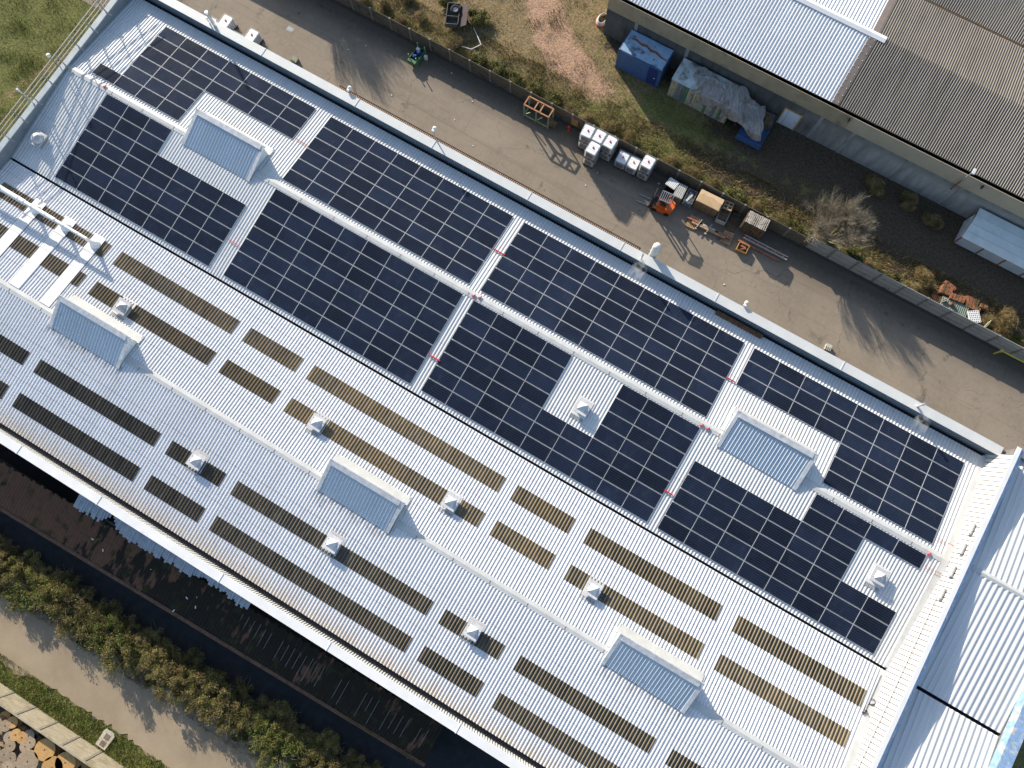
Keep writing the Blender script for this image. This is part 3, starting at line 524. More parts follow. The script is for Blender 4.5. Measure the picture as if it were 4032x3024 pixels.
# guard rail on the left gable
t = thing('guard_rail', 'three bar metal guard rail along the left gable wall top', 'railing', (-49.2, 0, 7.58))
for k, z in enumerate((8.15, 8.5, 8.85)): m = MB(); m.bar((-49.15, -9.5, z), (-49.15, 9.2, z), .06, .06); m.build('rail', RAILM, t)
for y in np.arange(-9.2, 9.0, 1.83): m = MB(); m.bar((-49.15, y, 7.58), (-49.15, y, 8.9), .05); m.bar((-48.6, y, 7.5), (-49.15, y, 7.66), .05); m.bar((-48.85, y, 7.58), (-49.12, y, 8.2), .04); m.build('post', STEEL, t)
t = thing('lamp_post', 'bright steel lamp post rising through the guard rail at the left gable', 'lamp', (-49.25, -4.0, 7.0)); m = MB(); m.tube((0, 0, 0), (0, 0, 2.3), .06, .06, 8); m.build('pole', SILVER, t, True); m = MB(); m.tube((0, 0, 2.3), (0, 0, 2.5), .1, .1, 8); m.build('lamp_head', SILVER, t, True)
t = thing('lamp_post', 'white round lamp on the guard rail close to the ridge end', 'lamp', (-49.3, -.4, 7.3)); m = MB(); m.tube((0, 0, 0), (0, 0, 1.7), .04, .04, 8); m.build('pole', STEEL, t, True); m = MB(); m.lathe((0, 0, 1.7), [(.01, 0), (.16, .06), (.16, .16), (.01, .22)], 12); m.build('lamp_head', WPLAST, t, True)
# right parapet fittings
for k, (p, l) in enumerate((((2, 3, 1755, 1250), 'uppermost'), ((2, 3, 1675, 1420), 'second'), ((2, 3, 1580, 1610), 'third'), ((3, 3, 1500, 150), 'lowest'))):
    P = A(*p, 8.0); t = thing('parapet_light', f'white tube shaped light on the right parapet, {l} of the four from the yard end', 'light', (27.25, P[1], 7.75), 0, 'tube lights on the right parapet')
    m = MB(); m.tube((0, -.4, .32), (0, .4, .32), .15, .15, 14); m.build('tube', GREYP, t, True); m = MB(); m.bar((.2, 0, .3), (.0, 0, .3), .08); m.build('bracket', STEEL, t, True)
m = MB(); m.bar((27.2, -26, 7.72), (27.2, -2.5, 7.72), .05)
for y in np.arange(-26, -2.5, .36): m.bar((27.2, y, 7.72), (27.36, y, 7.72), .025)
o = m.build('cable_tray', GALV); tag(o, 'thin wire cable tray along the inner face of the right parapet', 'cable tray')
def aroof(r, c, x, y, dz=0.):
    z = 7.
    for _ in range(25): P = A(r, c, x, y, z + dz); z = rz(P[1])
    return P
pA, pB = aroof(3, 3, 975, 850, .1), aroof(3, 3, 830, 1180, .1); m = MB(); m.tube(pA, pB, .035, .035, 8); o = m.build('loose_pole', STEEL); tag(o, 'thin grey pole lying on the roof near the right parapet', 'pole')
m = MB(); c0 = aroof(3, 3, 900, 1090, .08); pts = [c0 + np.array([.22 * math.cos(a) , .22 * math.sin(a), .02]) for a in np.linspace(0, 4 * PI, 26)]; pts += [aroof(3, 3, *q, .08) for q in ((860, 1110), (830, 1150), (850, 1190), (890, 1230))]; m.path(pts, .018, 5)
for q in ((825, 1180), (845, 1165)): m.rbox(aroof(3, 3, *q, .12), .16, .1, .12, .5)
o = m.build('loose_cable', STEELD); tag(o, 'coil of dark loose cable by the pole near the right parapet', 'cable')
for (a, b, l) in (((1, 1, 1495, 1405), (1, 1, 1590, 1460), 'red conduit across the gap right of the eight by seven solar array'), ((1, 1, 2052, 490), (1, 1, 2150, 545), 'red conduit across the gap left of the largest solar array'), ((1, 2, 1850, 1600), (1, 2, 1925, 1640), 'thick red conduit right of the largest solar array'),
   ((2, 2, 1315, 915), (2, 2, 1390, 960), 'bright red conduit right of the notched solar array'), ((1, 0, 1970, 408), (1, 0, 2070, 468), 'thin pink conduit right of the leftmost lower solar array'), ((0, 1, 340, 1195), (0, 1, 445, 1255), 'faint pink cord across the gap right of the upper left solar array')):
    m = MB(); r = .05 if 'thin' not in l and 'faint' not in l else .025; m.tube(aroof(*a, .12), aroof(*b, .12), r, r, 8); o = m.build('conduit', REDS); tag(o, l, 'conduit', 'red conduits between the solar arrays')
for q, l in (((1, 1, 1880, 895), 'red tag on the ridge cap left of the roof crossing'), ((1, 1, 1935, 910), 'red string looped over the ridge cap at the roof crossing'), ((2, 2, 1638, 355), 'red tag on the ridge cap by the right monitor, further from it'), ((2, 2, 1692, 385), 'red tag on the ridge cap right beside the right monitor'), ((2, 3, 1390, 1468), 'red knot by the corner of the stepped solar array'), ((0, 0, 905, 745), 'pink fleck on the ridge cap near the left gable')):
    P = aroof(*q, .1); m = MB(); m.bar(P + np.array([-.12, -.1, .0]), P + np.array([.12, .08, .03]), .06); m.bar(P + np.array([.0, -.16, .02]), P + np.array([.08, .14, .05]), .05); o = m.build('red_tag', REDS); tag(o, l, 'tag', 'red tags on the roof')
for a, b, l in (((2, 3, 1470, 1325), (2, 3, 1610, 1400), 'pair of thin red cables running from the upper right array to the right parapet'), ((2, 3, 1350, 1560), (2, 3, 1500, 1640), 'pair of thin red cables running from the stepped array to the right parapet')):
    m = MB(); P, Q = aroof(*a, .08), aroof(*b, .08); m.path([P, Q], .01, 5); m.path([P + np.array([.05, -.22, 0]), Q + np.array([.05, -.22, 0])], .01, 5)
    for k in range(4): m.path([P + (Q - P) * (k + .5) / 4, P + (Q - P) * (k + .5) / 4 + np.array([.1, -.22, 0])], .007, 5)
    o = m.build('red_cable', M('faded_red_cable', (.5, .16, .15), .6, .1, 4)); tag(o, l, 'cable')
P, Q = aroof(1, 2, 1600, 1050, .1), aroof(1, 2, 2160, 1215, .1); m = MB(); m.box(5.1, 8.9, 8.05, 8.42, 6.5, 6.6)
for x in np.arange(5.2, 8.8, .3): m.box(x, x + .18, 8.08, 8.39, 6.6, 6.62, 1)
o = m.build('rusty_tray', [RUST, WOODD]); tag(o, 'rusty brown tray lying along the yard side eave of the roof', 'tray')
# ------------------------------------------------------------------ annex on the right
an = thing('annex', 'lower right annex with pale ribbed roof and peeling blue parapet', 'building', (31.5, -8, 0)); zr_, zv = 7.95, 7.1; ya = .35; xR = 34.85
for (a, za, b, zb) in ((9.2, zv, ya, zr_), (-8.43, zv, ya, zr_), (-8.67, zv, -17.3, zr_), (-26, zv, -17.3, zr_)): m = MB(); corr(m, 27.9, xR, (a, za), (b, zb), p=.4, h=.06); m.build('roof', ANNEX, an)
m = MB(); m.box(27.9, xR, -8.7, -8.4, 6.75, 6.8); m.build('valley_gutter', GUT, an)
for y0 in (ya, -17.3): m = MB(); m.slab((27.9, y0 - .22, zr_ + .03), (xR, y0 - .22, zr_ + .03), (xR, y0, zr_ + .09), (27.9, y0, zr_ + .09), .02); m.slab((27.9, y0, zr_ + .09), (xR, y0, zr_ + .09), (xR, y0 + .22, zr_ + .03), (27.9, y0 + .22, zr_ + .03), .02); m.build('ridge_cap', CAPW, an)
m = MB(); m.box(27.9, xR + .5, 9.2, 9.5, 0, 7.5); m.box(27.9, xR + .5, -26.4, -26.0, 0, 7.5); m.box(xR, xR + .5, -26, 9.2, 0, 7.4); m.build('wall', DARKW, an)
m = MB(); m.slab((xR - .1, -26.2, 8.1), (xR + .75, -26.2, 8.1), (xR + .75, 9.4, 8.1), (xR - .1, 9.4, 8.1), .7); m.build('parapet', BLUEP, an)
# ------------------------------------------------------------------ hall at upper right
ha = thing('hall', 'large hall at upper right with half white, half grey corrugated roof', 'building', (10, 35, 0)); ZE = 4.9; YE = A(0, 2, 1000, 0, ZE)[1]; ZRI = 6.2; YR = A(0, 3, 700, 180, ZRI)[1] - .15; YF = 2 * YR - YE
m = MB(); m.box(-15.4, 60, 29.25, 29.6, 0, 3.3); m.build('wall', HALLC, ha); m = MB()
for x in np.arange(-15.4, 7.4, .2): m.box(x, x + .12, 29.21, 29.25, 3.3, ZE + .02); m.box(x + .12, x + .2, 29.22, 29.25, 3.3, ZE + .02)
m.build('wall', CLAD, ha); m = MB()
for x in np.arange(7.4, 60, .2): m.box(x, x + .12, 29.21, 29.25, 3.3, ZE + .02); m.box(x + .12, x + .2, 29.22, 29.25, 3.3, ZE + .02)
m.build('wall', CLAD2, ha)
m = MB(); m.add([(-15.4, 29.6, 0), (-15.4, YF, 0), (-15.4, YF, ZE), (-15.4, YR, ZRI - .05), (-15.4, 29.6, ZE), (-15.1, 29.6, 0), (-15.1, YF, 0), (-15.1, YF, ZE), (-15.1, YR, ZRI - .05), (-15.1, 29.6, ZE)], [(4, 3, 2, 1, 0), (5, 6, 7, 8, 9), (0, 1, 6, 5), (1, 2, 7, 6), (2, 3, 8, 7), (3, 4, 9, 8), (4, 0, 5, 9)]); m.build('wall', CONC, ha)
m = MB(); m.box(-15.4, 60, YF - .3, YF, 0, ZE); m.build('wall', CONC, ha)
m = MB(); corr(m, -15.75, 5.45, (YE, ZE), (YR, ZRI), p=.28, h=.065); m.build('roof', HROOF, ha); m = MB(); corr(m, -15.75, 5.45, (YF, ZE), (YR, ZRI), p=.28, h=.065); m.build('roof', HROOF, ha)
sine = tuple((.25 * k / 6, .5 + .5 * math.sin(2 * PI * k / 6)) for k in range(6))
for b in (YE, YF):
    m = MB(); corr(m, 5.5, 60, (b, ZE), (YR, ZRI), p=.2, h=.1, prof=sine); m.build('roof', CEM, ha)
YN = 2 * YF - YR; m = MB(); corr(m, 5.5, 60, (YF + .25, ZE), (YN, ZRI), p=.2, h=.1, prof=sine); m.build('roof', CEM, ha)
m = MB(); m.slab((5.2, YE - .02, ZE + .09), (5.78, YE - .02, ZE + .09), (5.78, YR, ZRI + .09), (5.2, YR, ZRI + .09), .04); m.slab((5.2, YR, ZRI + .09), (5.78, YR, ZRI + .09), (5.78, YF, ZE + .09), (5.2, YF, ZE + .09), .04)
for k in range(10):
    y = YE + (YR - YE) * (k + .3) / 10; z = ZE + (ZRI - ZE) * (k + .3) / 10 + .1
    for x in (5.27, 5.7): m.tube((x, y, z), (x, y, z + .03), .03, .03, 6, 1)
m.build('dividing_flashing', [BROWNF, WPLAST], ha)
m = MB(); m.slab((-15.8, YR - .32, ZRI + .05), (6.5, YR - .32, ZRI + .05), (6.5, YR, ZRI + .14), (-15.8, YR, ZRI + .14), .03); m.slab((-15.8, YR, ZRI + .14), (6.5, YR, ZRI + .14), (6.5, YR + .32, ZRI + .05), (-15.8, YR + .32, ZRI + .05), .03); m.build('ridge_cap', COPW, ha)
m = MB(); m.box(-15.7, 60, YE + .05, YE + .12, ZE - .1, ZE - .03); m.build('eave_gutter', BROWNF, ha)
m = MB(); m.box(2.36, 3.84, 29.19, 29.23, .05, 2.2); d = m.build('door', DOORW, ha); m = MB(); m.box(2.24, 2.36, 29.17, 29.23, 0, 2.32); m.box(3.84, 3.96, 29.17, 29.23, 0, 2.32); m.box(2.36, 3.84, 29.17, 29.23, 2.2, 2.32); m.build('frame', OCHRE, d); m = MB(); m.bar((3.7, 29.12, 1.05), (3.7, 29.19, 1.05), .06); m.box(2.72, 2.74, 29.185, 29.195, .05, 2.2); m.build('handle', STEELD, d)
PIL = M('pale_concrete_pilaster', (.27, .265, .25), .9, .3, 2, st=(3, 3, .5))
for x in (-12.6, -7.6, 5.2, 8.1, 13.2, 18.0): m = MB(); m.box(x, x + .3, 29.215, 29.26, 0, 3.32); m.build('pilaster', PIL, ha)
for x in (7.2, 19.0): m = MB(); m.rbox((x, 29.1, 4.55), .1, .22, .3); m.build('bracket', STEELD, ha)
t = thing('wall_lamp', 'bracket lamp on a rusty pole fixed to the hall wall', 'lamp', (17.45, 29.05, 2.7)); m = MB(); m.tube((0, 0, 0), (0, 0, 1.5), .06, .06, 8); m.build('pole', RUST, t, True); m = MB(); m.tube((0, 0, 1.5), (0, 0, 3.0), .055, .05, 8); m.build('mast', SILVER, t, True); m = MB(); m.rbox((.05, .05, 3.05), .22, .5, .12); m.build('lamp_head', GALV, t, True)
m = MB()
for k in range(7): pts = [(-16.1 + (.62 - .03 * k) * math.cos(a) * .8, 30.35 + (.75 - .03 * k) * math.sin(a), .06 + .045 * k) for a in np.linspace(0, 2 * PI, 20)]; m.path(pts, .045, 6, 1 if k < 2 else 0)
o = m.build('hose_coil', [M('grey_hose', (.45, .47, .46), .5, .1, 4), REDO]); tag(o, 'coiled grey and red hose on the grass by the hall corner', 'hose')
# ------------------------------------------------------------------ fences
SEAM = M('dark_seam', (.07, .065, .055), .9, .2, 3); POSTD = M('old_fence_post', (.22, .2, .16), .9, .3, 4); POSTL = M('grey_fence_post', (.19, .185, .17), .9, .2, 4)
def fence(x0, x1, y, h, mat, label, pitch=2.1, boards=4, th=.07, postm=None, cap=False):
    t = thing('concrete_fence', label, 'fence', ((x0 + x1) / 2, y, 0)); x = x0
    while x < x1 - .1:
        m = MB(); bh = h / boards
        for k in range(boards): m.box(x + .07, x + pitch - .07, y - th / 2, y + th / 2, k * bh + .006, (k + 1) * bh - .012); m.box(x + .07, x + pitch - .07, y - th / 2 + .02, y + th / 2 - .02, (k + 1) * bh - .012, (k + 1) * bh + .006); k and m.box(x + .07, x + pitch - .07, y - th / 2 - .004, y - th / 2, k * bh - .015, k * bh + .015, 1)
        if cap: m.box(x, x + pitch, y - th * .9, y + th * .9, h + .004, h + .05)
        m.build('panel', [mat, SEAM], t); m = MB(); m.box(x - .09, x + .09, y - th, y + th, 0, h + .04); m.build('post', postm or mat, t); x += pitch
    m = MB(); m.box(x0, x1, y - .3, y - th - .005, 0, .05); m.build('base_kerb', SEAM if mat is not FENCEY else mat, t); return t
fence(-49.1, 9.6, 19.85, 1.6, FENCED, 'old dark concrete panel fence between the yard and the rough ground', postm=POSTD); fence(9.6, 49, 19.93, 1.85, FENCEL, 'pale smooth concrete panel fence at the right end of the yard', boards=3, postm=POSTL)
fence(-41.8, 5, -43.62, 2.25, FENCEY, 'lichen stained concrete fence between grass verge and cable drums at lower left', boards=4, postm=M('fence_post_dark', (.25, .23, .19), .9, .2, 3), cap=True)
# ------------------------------------------------------------------ yard things
ibc0 = None
def make_ibc(lab, loc, rz_, tank=TANK, cap=REDC):
    t = thing('tank_container', lab, 'water tank', loc, rz_, 'caged liquid tanks')
    m = MB(); m.box(-.5, .5, -.6, .6, .1, .14)
    for x in (-.42, 0, .42): m.box(x - .06, x + .06, -.6, .6, 0, .1)
    m.build('pallet', BLACKP, t, True)
    m = MB(); a, b = .46, .56; P = [(-a, -b), (a, -b), (a, b), (-a, b)]; ch = .07
    def ring(k, z): return [(x * k, y * k, z) for x, y in ((-a + ch, -b), (a - ch, -b), (a, -b + ch), (a, b - ch), (a - ch, b), (-a + ch, b), (-a, b - ch), (-a, -b + ch))]
    R = ring(1, .16) + ring(1, 1.05) + ring(.93, 1.12)
    m.add(R, [tuple(range(16, 24))] + [(j * 8 + k, j * 8 + (k + 1) % 8, (j + 1) * 8 + (k + 1) % 8, (j + 1) * 8 + k) for j in range(2) for k in range(8)])
    for y in (-.2, .22): m.box(-a * .9, a * .9, y - .025, y + .025, 1.12, 1.135)
    m.build('tank', tank, t, True); m = MB()
    for z in (.3, .52, .74, .96, 1.14):
        for s_ in (-1, 1): m.bar((-.5, s_ * .6, z), (.5, s_ * .6, z), .024); m.bar((s_ * .5, -.6, z), (s_ * .5, .6, z), .024)
    for k in range(6):
        for s_ in (-1, 1): m.bar((-.5 + .2 * k, s_ * .6, .14), (-.5 + .2 * k, s_ * .6, 1.15), .022); m.bar((s_ * .5, -.6 + .24 * k, .14), (s_ * .5, -.6 + .24 * k, 1.15), .022)
    m.build('cage', CAGE, t, True); m = MB(); m.lathe((0, .02, 1.12), [(.09, 0), (.09, .06), (.07, .07), (.001, .07)], 12); m.build('cap', cap, t, True)
    m = MB(); m.box(-.34, .26, -.625, -.605, .42, .9); m.build('label_plate', LABELW, t, True); return t
ib = make_ibc('lower tank of the leftmost double stack against the yard fence', (-11.35, 18.75, 0), .04); ibo = make_ibc('single caged tank with orange lid between the bluish tank and a double stack', (-6.7, 18.78, 0), .03, TANK, REDO)
G_ = 'caged liquid tanks'
for loc, l in (((-11.35, 18.75, 1.17), 'upper tank of the leftmost double stack against the yard fence'), ((-10.28, 18.82, 0), 'lower tank of the middle back stack against the fence, hidden behind the front stack'), ((-10.28, 18.82, 1.17), 'upper tank of the middle back stack, just behind the front stack'), ((-9.22, 18.82, 1.17), 'upper tank of the right back stack of the four stack cluster'), ((-9.22, 18.82, 0), 'lower tank of the right back stack of the four stack cluster'),
   ((-10.2, 17.6, 0), 'lower tank of the front stack standing out into the yard'), ((-10.2, 17.6, 1.17), 'upper tank of the front stack standing out into the yard'), ((-5.52, 18.82, 0), 'lower tank of the rightmost double stack beside the forklift side'), ((-5.52, 18.82, 1.17), 'upper tank of the rightmost double stack beside the forklift side')): dup(ib, loc, .03 + .05 * math.sin(loc[0] * 7), l, G_)
make_ibc('single bluish white tank in the shade between the two groups of stacks', (-7.75, 18.75, 0), .05, TANKB, REDO)
for (px, py, l) in ((893, 72, 'white caged tank by the tall flue behind the parapet at upper left'), (996, 128, 'white caged tank furthest right behind the parapet at upper left'), (842, 62, 'white caged tank peeping over the parapet left of the tall flue'), (944, 124, 'white caged tank peeping over the parapet between two others at upper left')):
    P = at(px, py, 1.16); dup(ib, (P[0], max(10.4, P[1] - .25 if px in (893, 996) else P[1] - .75), 0), .02, l, G_)
# rack frame
t = thing('steel_rack', 'tall empty green legged steel rack with rusty top rails by the fence', 'rack', (-16.25, 18.85, 0)); m = MB()
for x in (-1.22, 0, 1.22):
    for y in (-.45, .45): m = MB(); m.bar((x, y, 0), (x, y, 1.86), .1); m.build('leg', GREEN, t, True)
m = MB()
for y in (-.45, .45): m.bar((-1.22, y, 1.86), (1.22, y, 1.86), .1)
for x in (-1.22, -.25, .3, 1.22): m.bar((x, -.45, 1.86), (x, .45, 1.86), .1)
m.build('top_rail', M('rusty_orange_rail', (.42, .2, .1), .8, .25, 5), t, True); m = MB()
m.bar((-1.22, -.45, .25), (1.22, -.45, .25), .09); m.bar((-1.22, .45, .25), (1.22, .45, .25), .09)
for x in (-1.22, 1.22): m.bar((x, -.45, .25), (x, .45, .25), .09)
m.bar((-1.22, -.45, .3), (-.6, -.45, 1.1), .07); m.bar((0, -.45, .3), (.6, -.45, 1.3), .07); m.build('brace', GREEN, t, True)
# pallets
def pallet_mesh(m, x, y, z, mi=0, L=1.2, W=.8, n=7, rot=0, ax=0):
    c, s_ = math.cos(rot), math.sin(rot)
    def B(cx, cy, cz, sx, sy, sz): m.rbox((x + cx * c - cy * s_, y + cx * s_ + cy * c, z + cz), sx, sy, sz, rot, mi)
    for k in range(n): B(-L / 2 + L * (k + .5) / n, 0, .13, L / n * .68, W, .025)
    for yy in (-W / 2 + .05, 0, W / 2 - .05):
        B(0, yy, .105, L, .1, .022); B(0, yy, .012, L, .1, .022)
        for xx in (-L / 2 + .07, 0, L / 2 - .07): B(xx, yy, .058, .13, .1, .075)
def pallet(x, y, z, rot, lab, mt=WOOD, L=1.2, W=.8, n=7):
    m = MB(); pallet_mesh(m, 0, 0, 0, 0, L, W, n); o = m.build('pallet', mt); o.location = (x, y, z); o.rotation_euler = (0, 0, rot); return tag(o, lab, 'pallet')
pallet(-14.9, 18.85, .35, PI / 2 + .1, 'small dark pallet leaning beside the steel rack', WOODD, .9, .55, 6).rotation_euler = (.5, .2, .1)
pallet(.28, 16.98, 0, .06, 'orange wood pallet under the left end of the long beam bundle', WOOD, .95, 1.15, 7); pallet(3.5, 17.22, 0, .1, 'orange wood pallet under the right end of the long beam bundle', WOOD, .9, 1.15, 7)
t = thing('beam_bundle', 'bundle of long rusty and wooden beams lying across two pallets', 'beams', (1.7, 17.05, .15))
for k, (dy, w_, mt, a, b) in enumerate(((-.12, .16, WOOD, -1.5, 1.6), (.1, .15, RUSTL, -2.05, -.6), (.08, .18, WOODG, -.9, .9), (.03, .2, RUSTL, .6, 2.05))): m = MB(); m.bar((a, dy - a * -.045, .12), (b, dy - b * -.045, .12), w_, .2); m.build('beam', mt, t, True)
m = MB(); m.bar((-.95, -.45, .26), (-.85, .4, .26), .06); m.bar((0, -.45, .26), (.1, .45, .26), .06); m.rbox((-.02, -.5, .05), .18, .12, .1); m.rbox((-.97, -.5, .05), .18, .12, .1); m.build('clamp', WOODG, t, True)
t = thing('forklift', 'orange forklift with black mast and lowered forks parked on the asphalt', 'forklift', (-2.75, 16.85, 0), .09)
m = MB(); m.poly_prism([(-.75, -.55), (.55, -.55), (.95, -.42), (1.02, 0), (.95, .42), (.55, .55), (-.75, .55)], .18, .62); m.poly_prism([(.35, -.53), (.6, -.53), (.98, -.38), (1.05, 0), (.98, .38), (.6, .53), (.35, .53)], .62, 1.05); m.box(-.5, .35, -.36, .36, .62, .8, 0); body = m.build('body', ORANGE, t, True)
m = MB(); m.box(-.75, -.42, -.5, .5, .62, .64); m.rbox((.02, 0, .95), .4, .46, .12); m.rbox((.22, 0, 1.2), .12, .46, .5); m.build('seat', BLACKP, t, True)
for sx in (-.52, .62):
    for sy in (-.5, .5): m = MB(); m.tube((sx, sy - .1, .27), (sx, sy + .1, .27), .27 if sx < 0 else .22, None, 16); m.build('wheel', RUBBER, t, True)
m = MB()
for y in (-.36, .36): m.bar((-.92, y, .06), (-.92, y, 2.15), .12, .14)
for z in (.3, 1.1, 2.1): m.bar((-.92, -.36, z), (-.92, .36, z), .1)
m.bar((-.97, 0, .2), (-.97, 0, 1.9), .1); m.box(-1.08, -1.0, -.5, .5, .1, .6); m.build('mast', STEELD, t, True)
for y in (-.33, .33): m = MB(); m.box(-2.2, -1.05, y - .06, y + .06, .05, .1); m.build('fork', STEEL, t, True)
m = MB()
for x in (-.45, .62):
    for y in (-.42, .42): m.bar((x, y, .64), (x * .92, y, 2.1), .07)
for y in (-.42, .42): m.bar((-.42, y, 2.12), (.6, y, 2.12), .07)
for k in range(7): m.bar((-.42 + k * .17, -.42, 2.13), (-.42 + k * .17, .42, 2.13), .05)
m.build('overhead_guard', STEEL, t, True); m = MB(); m.lathe((.4, .15, 2.16), [(.07, 0), (.06, .12), (.01, .15)], 10); m.build('beacon', REDO, t, True); m = MB(); m.tube((-.35, 0, .9), (-.22, 0, 1.1), .02); m.lathe((-.36, 0, 1.1), [(.17, 0), (.17, .03), (.13, .03), (.13, 0)], 14); m.build('steering_wheel', BLACKP, t, True)
# junk along the fence
def grid_board(m, L, W, th, nx, ny, mi=0, hm=1):
    m.box(-L / 2, L / 2, -W / 2, W / 2, 0, th, mi)
    for i in range(nx):
        for j in range(ny): x = -L / 2 + L * (i + .5) / nx; y = -W / 2 + W * (j + .5) / ny; m.box(x - L / nx * .24, x + L / nx * .24, y - W / ny * .26, y + W / ny * .26, th, th + .004, hm)
t = thing('metal_bin', 'dark open metal bin holding a white perforated pallet by the fence', 'bin', (-2.85, 18.45, 0), .05); m = MB()
for a in ((-.48, .48, -.6, -.56), (-.48, .48, .56, .6), (-.48, -.44, -.56, .56), (.44, .48, -.56, .56)): m.box(*a, .05, .8)
m.box(-.44, .44, -.56, .56, .05, .1); m.build('body', STEELD, t, True)
m = MB(); grid_board(m, .95, .75, .12, 7, 6); o = m.build('plastic_pallet', [WPLAST, HOLE]); o.location = (-2.9, 18.85, .84); o.rotation_euler = (.12, -.1, -.15); tag(o, 'bright white perforated plastic pallet lying on the dark metal bin', 'pallet')
t = thing('plastic_bin', 'grey box bin with perforated grey lid next to the dark metal bin', 'bin', (-1.98, 18.55, 0), .05); m = MB(); m.box(-.42, .42, -.65, .65, .05, .92); m.build('body', M('olive_bin_side', (.22, .2, .13), .7, .2, 3), t, True); m = MB(); grid_board(m, .8, 1.28, .06, 5, 9); o = m.build('lid', [GREYP, HOLE], t, True); o.location = (0, 0, .925)
t = thing('mesh_crate', 'open mesh crate filled with pale scrap strips by the fence', 'crate', (-1.0, 18.6, 0), .06); m = MB()
for z in (.1, .35, .6, .88):
    for a, b in (((-.38, -.6), (.38, -.6)), ((-.38, .6), (.38, .6)), ((-.38, -.6), (-.38, .6)), ((.38, -.6), (.38, .6))): m.bar((*a, z), (*b, z), .035)
for x, y in ((-.38, -.6), (.38, -.6), (.38, .6), (-.38, .6)): m.bar((x, y, 0), (x, y, .92), .06)
m.box(-.36, .36, -.58, .58, .04, .08); m.build('frame', STEEL, t, True); m = MB()
for k in range(9): m.rbox((random.uniform(-.2, .2), random.uniform(-.3, .3), .3 + .06 * k), random.uniform(.08, .2), random.uniform(.5, 1.0), .05, random.uniform(-.5, .5), k % 2)
o = m.build('scrap', [GREYP, STEEL]); o.location = (-1.0, 18.6, .05); tag(o, 'pale grey scrap strips heaped in the mesh crate', 'scrap')
t = thing('carton', 'big carton covered with torn brown cardboard by the fence', 'carton', (.62, 18.85, 0), .03); m = MB(); m.box(-1.05, 1.05, -.55, .55, .08, 1.35); m.build('body', CARDM, t, True); m = MB(); m.rbox((0, 0, 1.385), 2.14, 1.18, .05); m.build('lid', CARD, t, True); m = MB(); m.poly_prism([(-1.02, -.56), (1.0, -.57), (1.03, .1), (.5, .18), (.1, .32), (-.3, .2), (-.7, .28), (-1.0, .05)], 1.415, 1.43); m.build('torn_sheet', M('darker_cardboard', (.46, .32, .18), .85, .12, 2), t, True)
m = MB()
for z in (.4, .8): m.box(-1.06, 1.06, -.565, -.552, z, z + .05)
for x in (-.5, 0, .5): m.box(x, x + .06, -.566, -.553, .08, 1.34)
m.build('strap', WOODD, t, True)
t = thing('pallet_stack', 'leaning stack of old pallets topped by a clean tan one, in a sheet wrapped bin', 'pallets', (2.25, 18.75, 0), .07); m = MB(); m.box(-.45, .45, -.75, -.71, .1, .7); m.box(-.45, -.41, -.75, .5, .1, .7); m.box(.41, .45, -.75, .5, .1, .7); m.box(-.41, .41, -.71, .5, .05, .1); m.build('bin', GREYP, t, True); m = MB()
for k in range(4): pallet_mesh(m, 0, -.1 + .03 * k, .12 + k * .15, 0, .8, 1.1, 5, .02 * k)
m.build('old_pallets', WOODD, t, True); m = MB(); m.box(-.4, .4, .3, .95, .0, 1.0, 1)
for a in ((-.4, -.3, .2, 1.0), (.3, .4, .2, 1.0), (-.05, .05, .2, 1.0)): m.box(a[0], a[1], a[2], a[3], 1.0, 1.12)
m.box(-.4, .4, .2, .32, 1.1, 1.14); m.box(-.4, .4, .88, 1.0, 1.1, 1.14); m.box(-.4, .4, .55, .65, 1.1, 1.14); m.build('top_pallet', [WOOD, WOODD], t, True)
pallet(3.28, 19.15, 0, .12, 'dull pallet on the ground behind, close to the fence', WOODD, .7, .9, 6); pallet(3.3, 18.3, 0, .12, 'dull tan pallet on the ground in front of the big stack', WOODD, .75, .85, 6)
t = thing('pallet_stack', 'tall double stack of grey pallets with weathered slats on top', 'pallets', (4.92, 18.95, 0), .03); m = MB()
for k in range(12):
    for x in (-.5, .5): pallet_mesh(m, x + .03 * math.sin(k * 3 + x), .03 * math.cos(k * 2.3), k * .152, 0, .95, 1.08, 5, .03 * math.sin(k * 1.7 + x))
m.build('pallets', WOODD, t, True); m = MB()
for k in range(12): m.rbox((-.86 + k * .158, .02 * math.sin(k * 2), 1.85 + .01 * math.sin(k * 3)), .10 + .03 * math.sin(k), 1.1, .03, .03 * math.sin(k * 1.3))
m.build('top_slats', WOODG, t, True)
m = MB(); m.box(-.42, .42, -.36, .36, 0, .05)
for a in ((-.42, .42, -.38, -.34), (-.42, .42, .34, .38), (-.46, -.42, -.38, .38), (.42, .46, -.38, .38)): m.box(*a, .05, .45)
t = thing('wooden_crate', 'open ochre wooden crate with rusty scrap on the asphalt', 'crate', (5.05, 16.92, 0), .05); m.build('body', M('ochre_crate_wood', (.36, .23, .085), .8, .2, 4), t, True); m = MB(); [m.bar((random.uniform(-.35, 0), random.uniform(-.25, .25), .2 + .03 * k), (random.uniform(0, .35), random.uniform(-.25, .25), .2 + .03 * k), .1) for k in range(7)]; o = m.build('scrap', RUSTL); o.location = (5.05, 16.92, .02); tag(o, 'rusty scrap bars inside the open wooden crate', 'scrap')
m = MB(); m.bar((4.38, 17.5, .1), (8.25, 17.55, .1), .16, .14); m.bar((4.4, 17.42, .22), (5.6, 17.45, .22), .12, .1); o = m.build('steel_beam', RUSTL); tag(o, 'thin long rusty steel beam on the ground behind the wooden crate', 'beam')
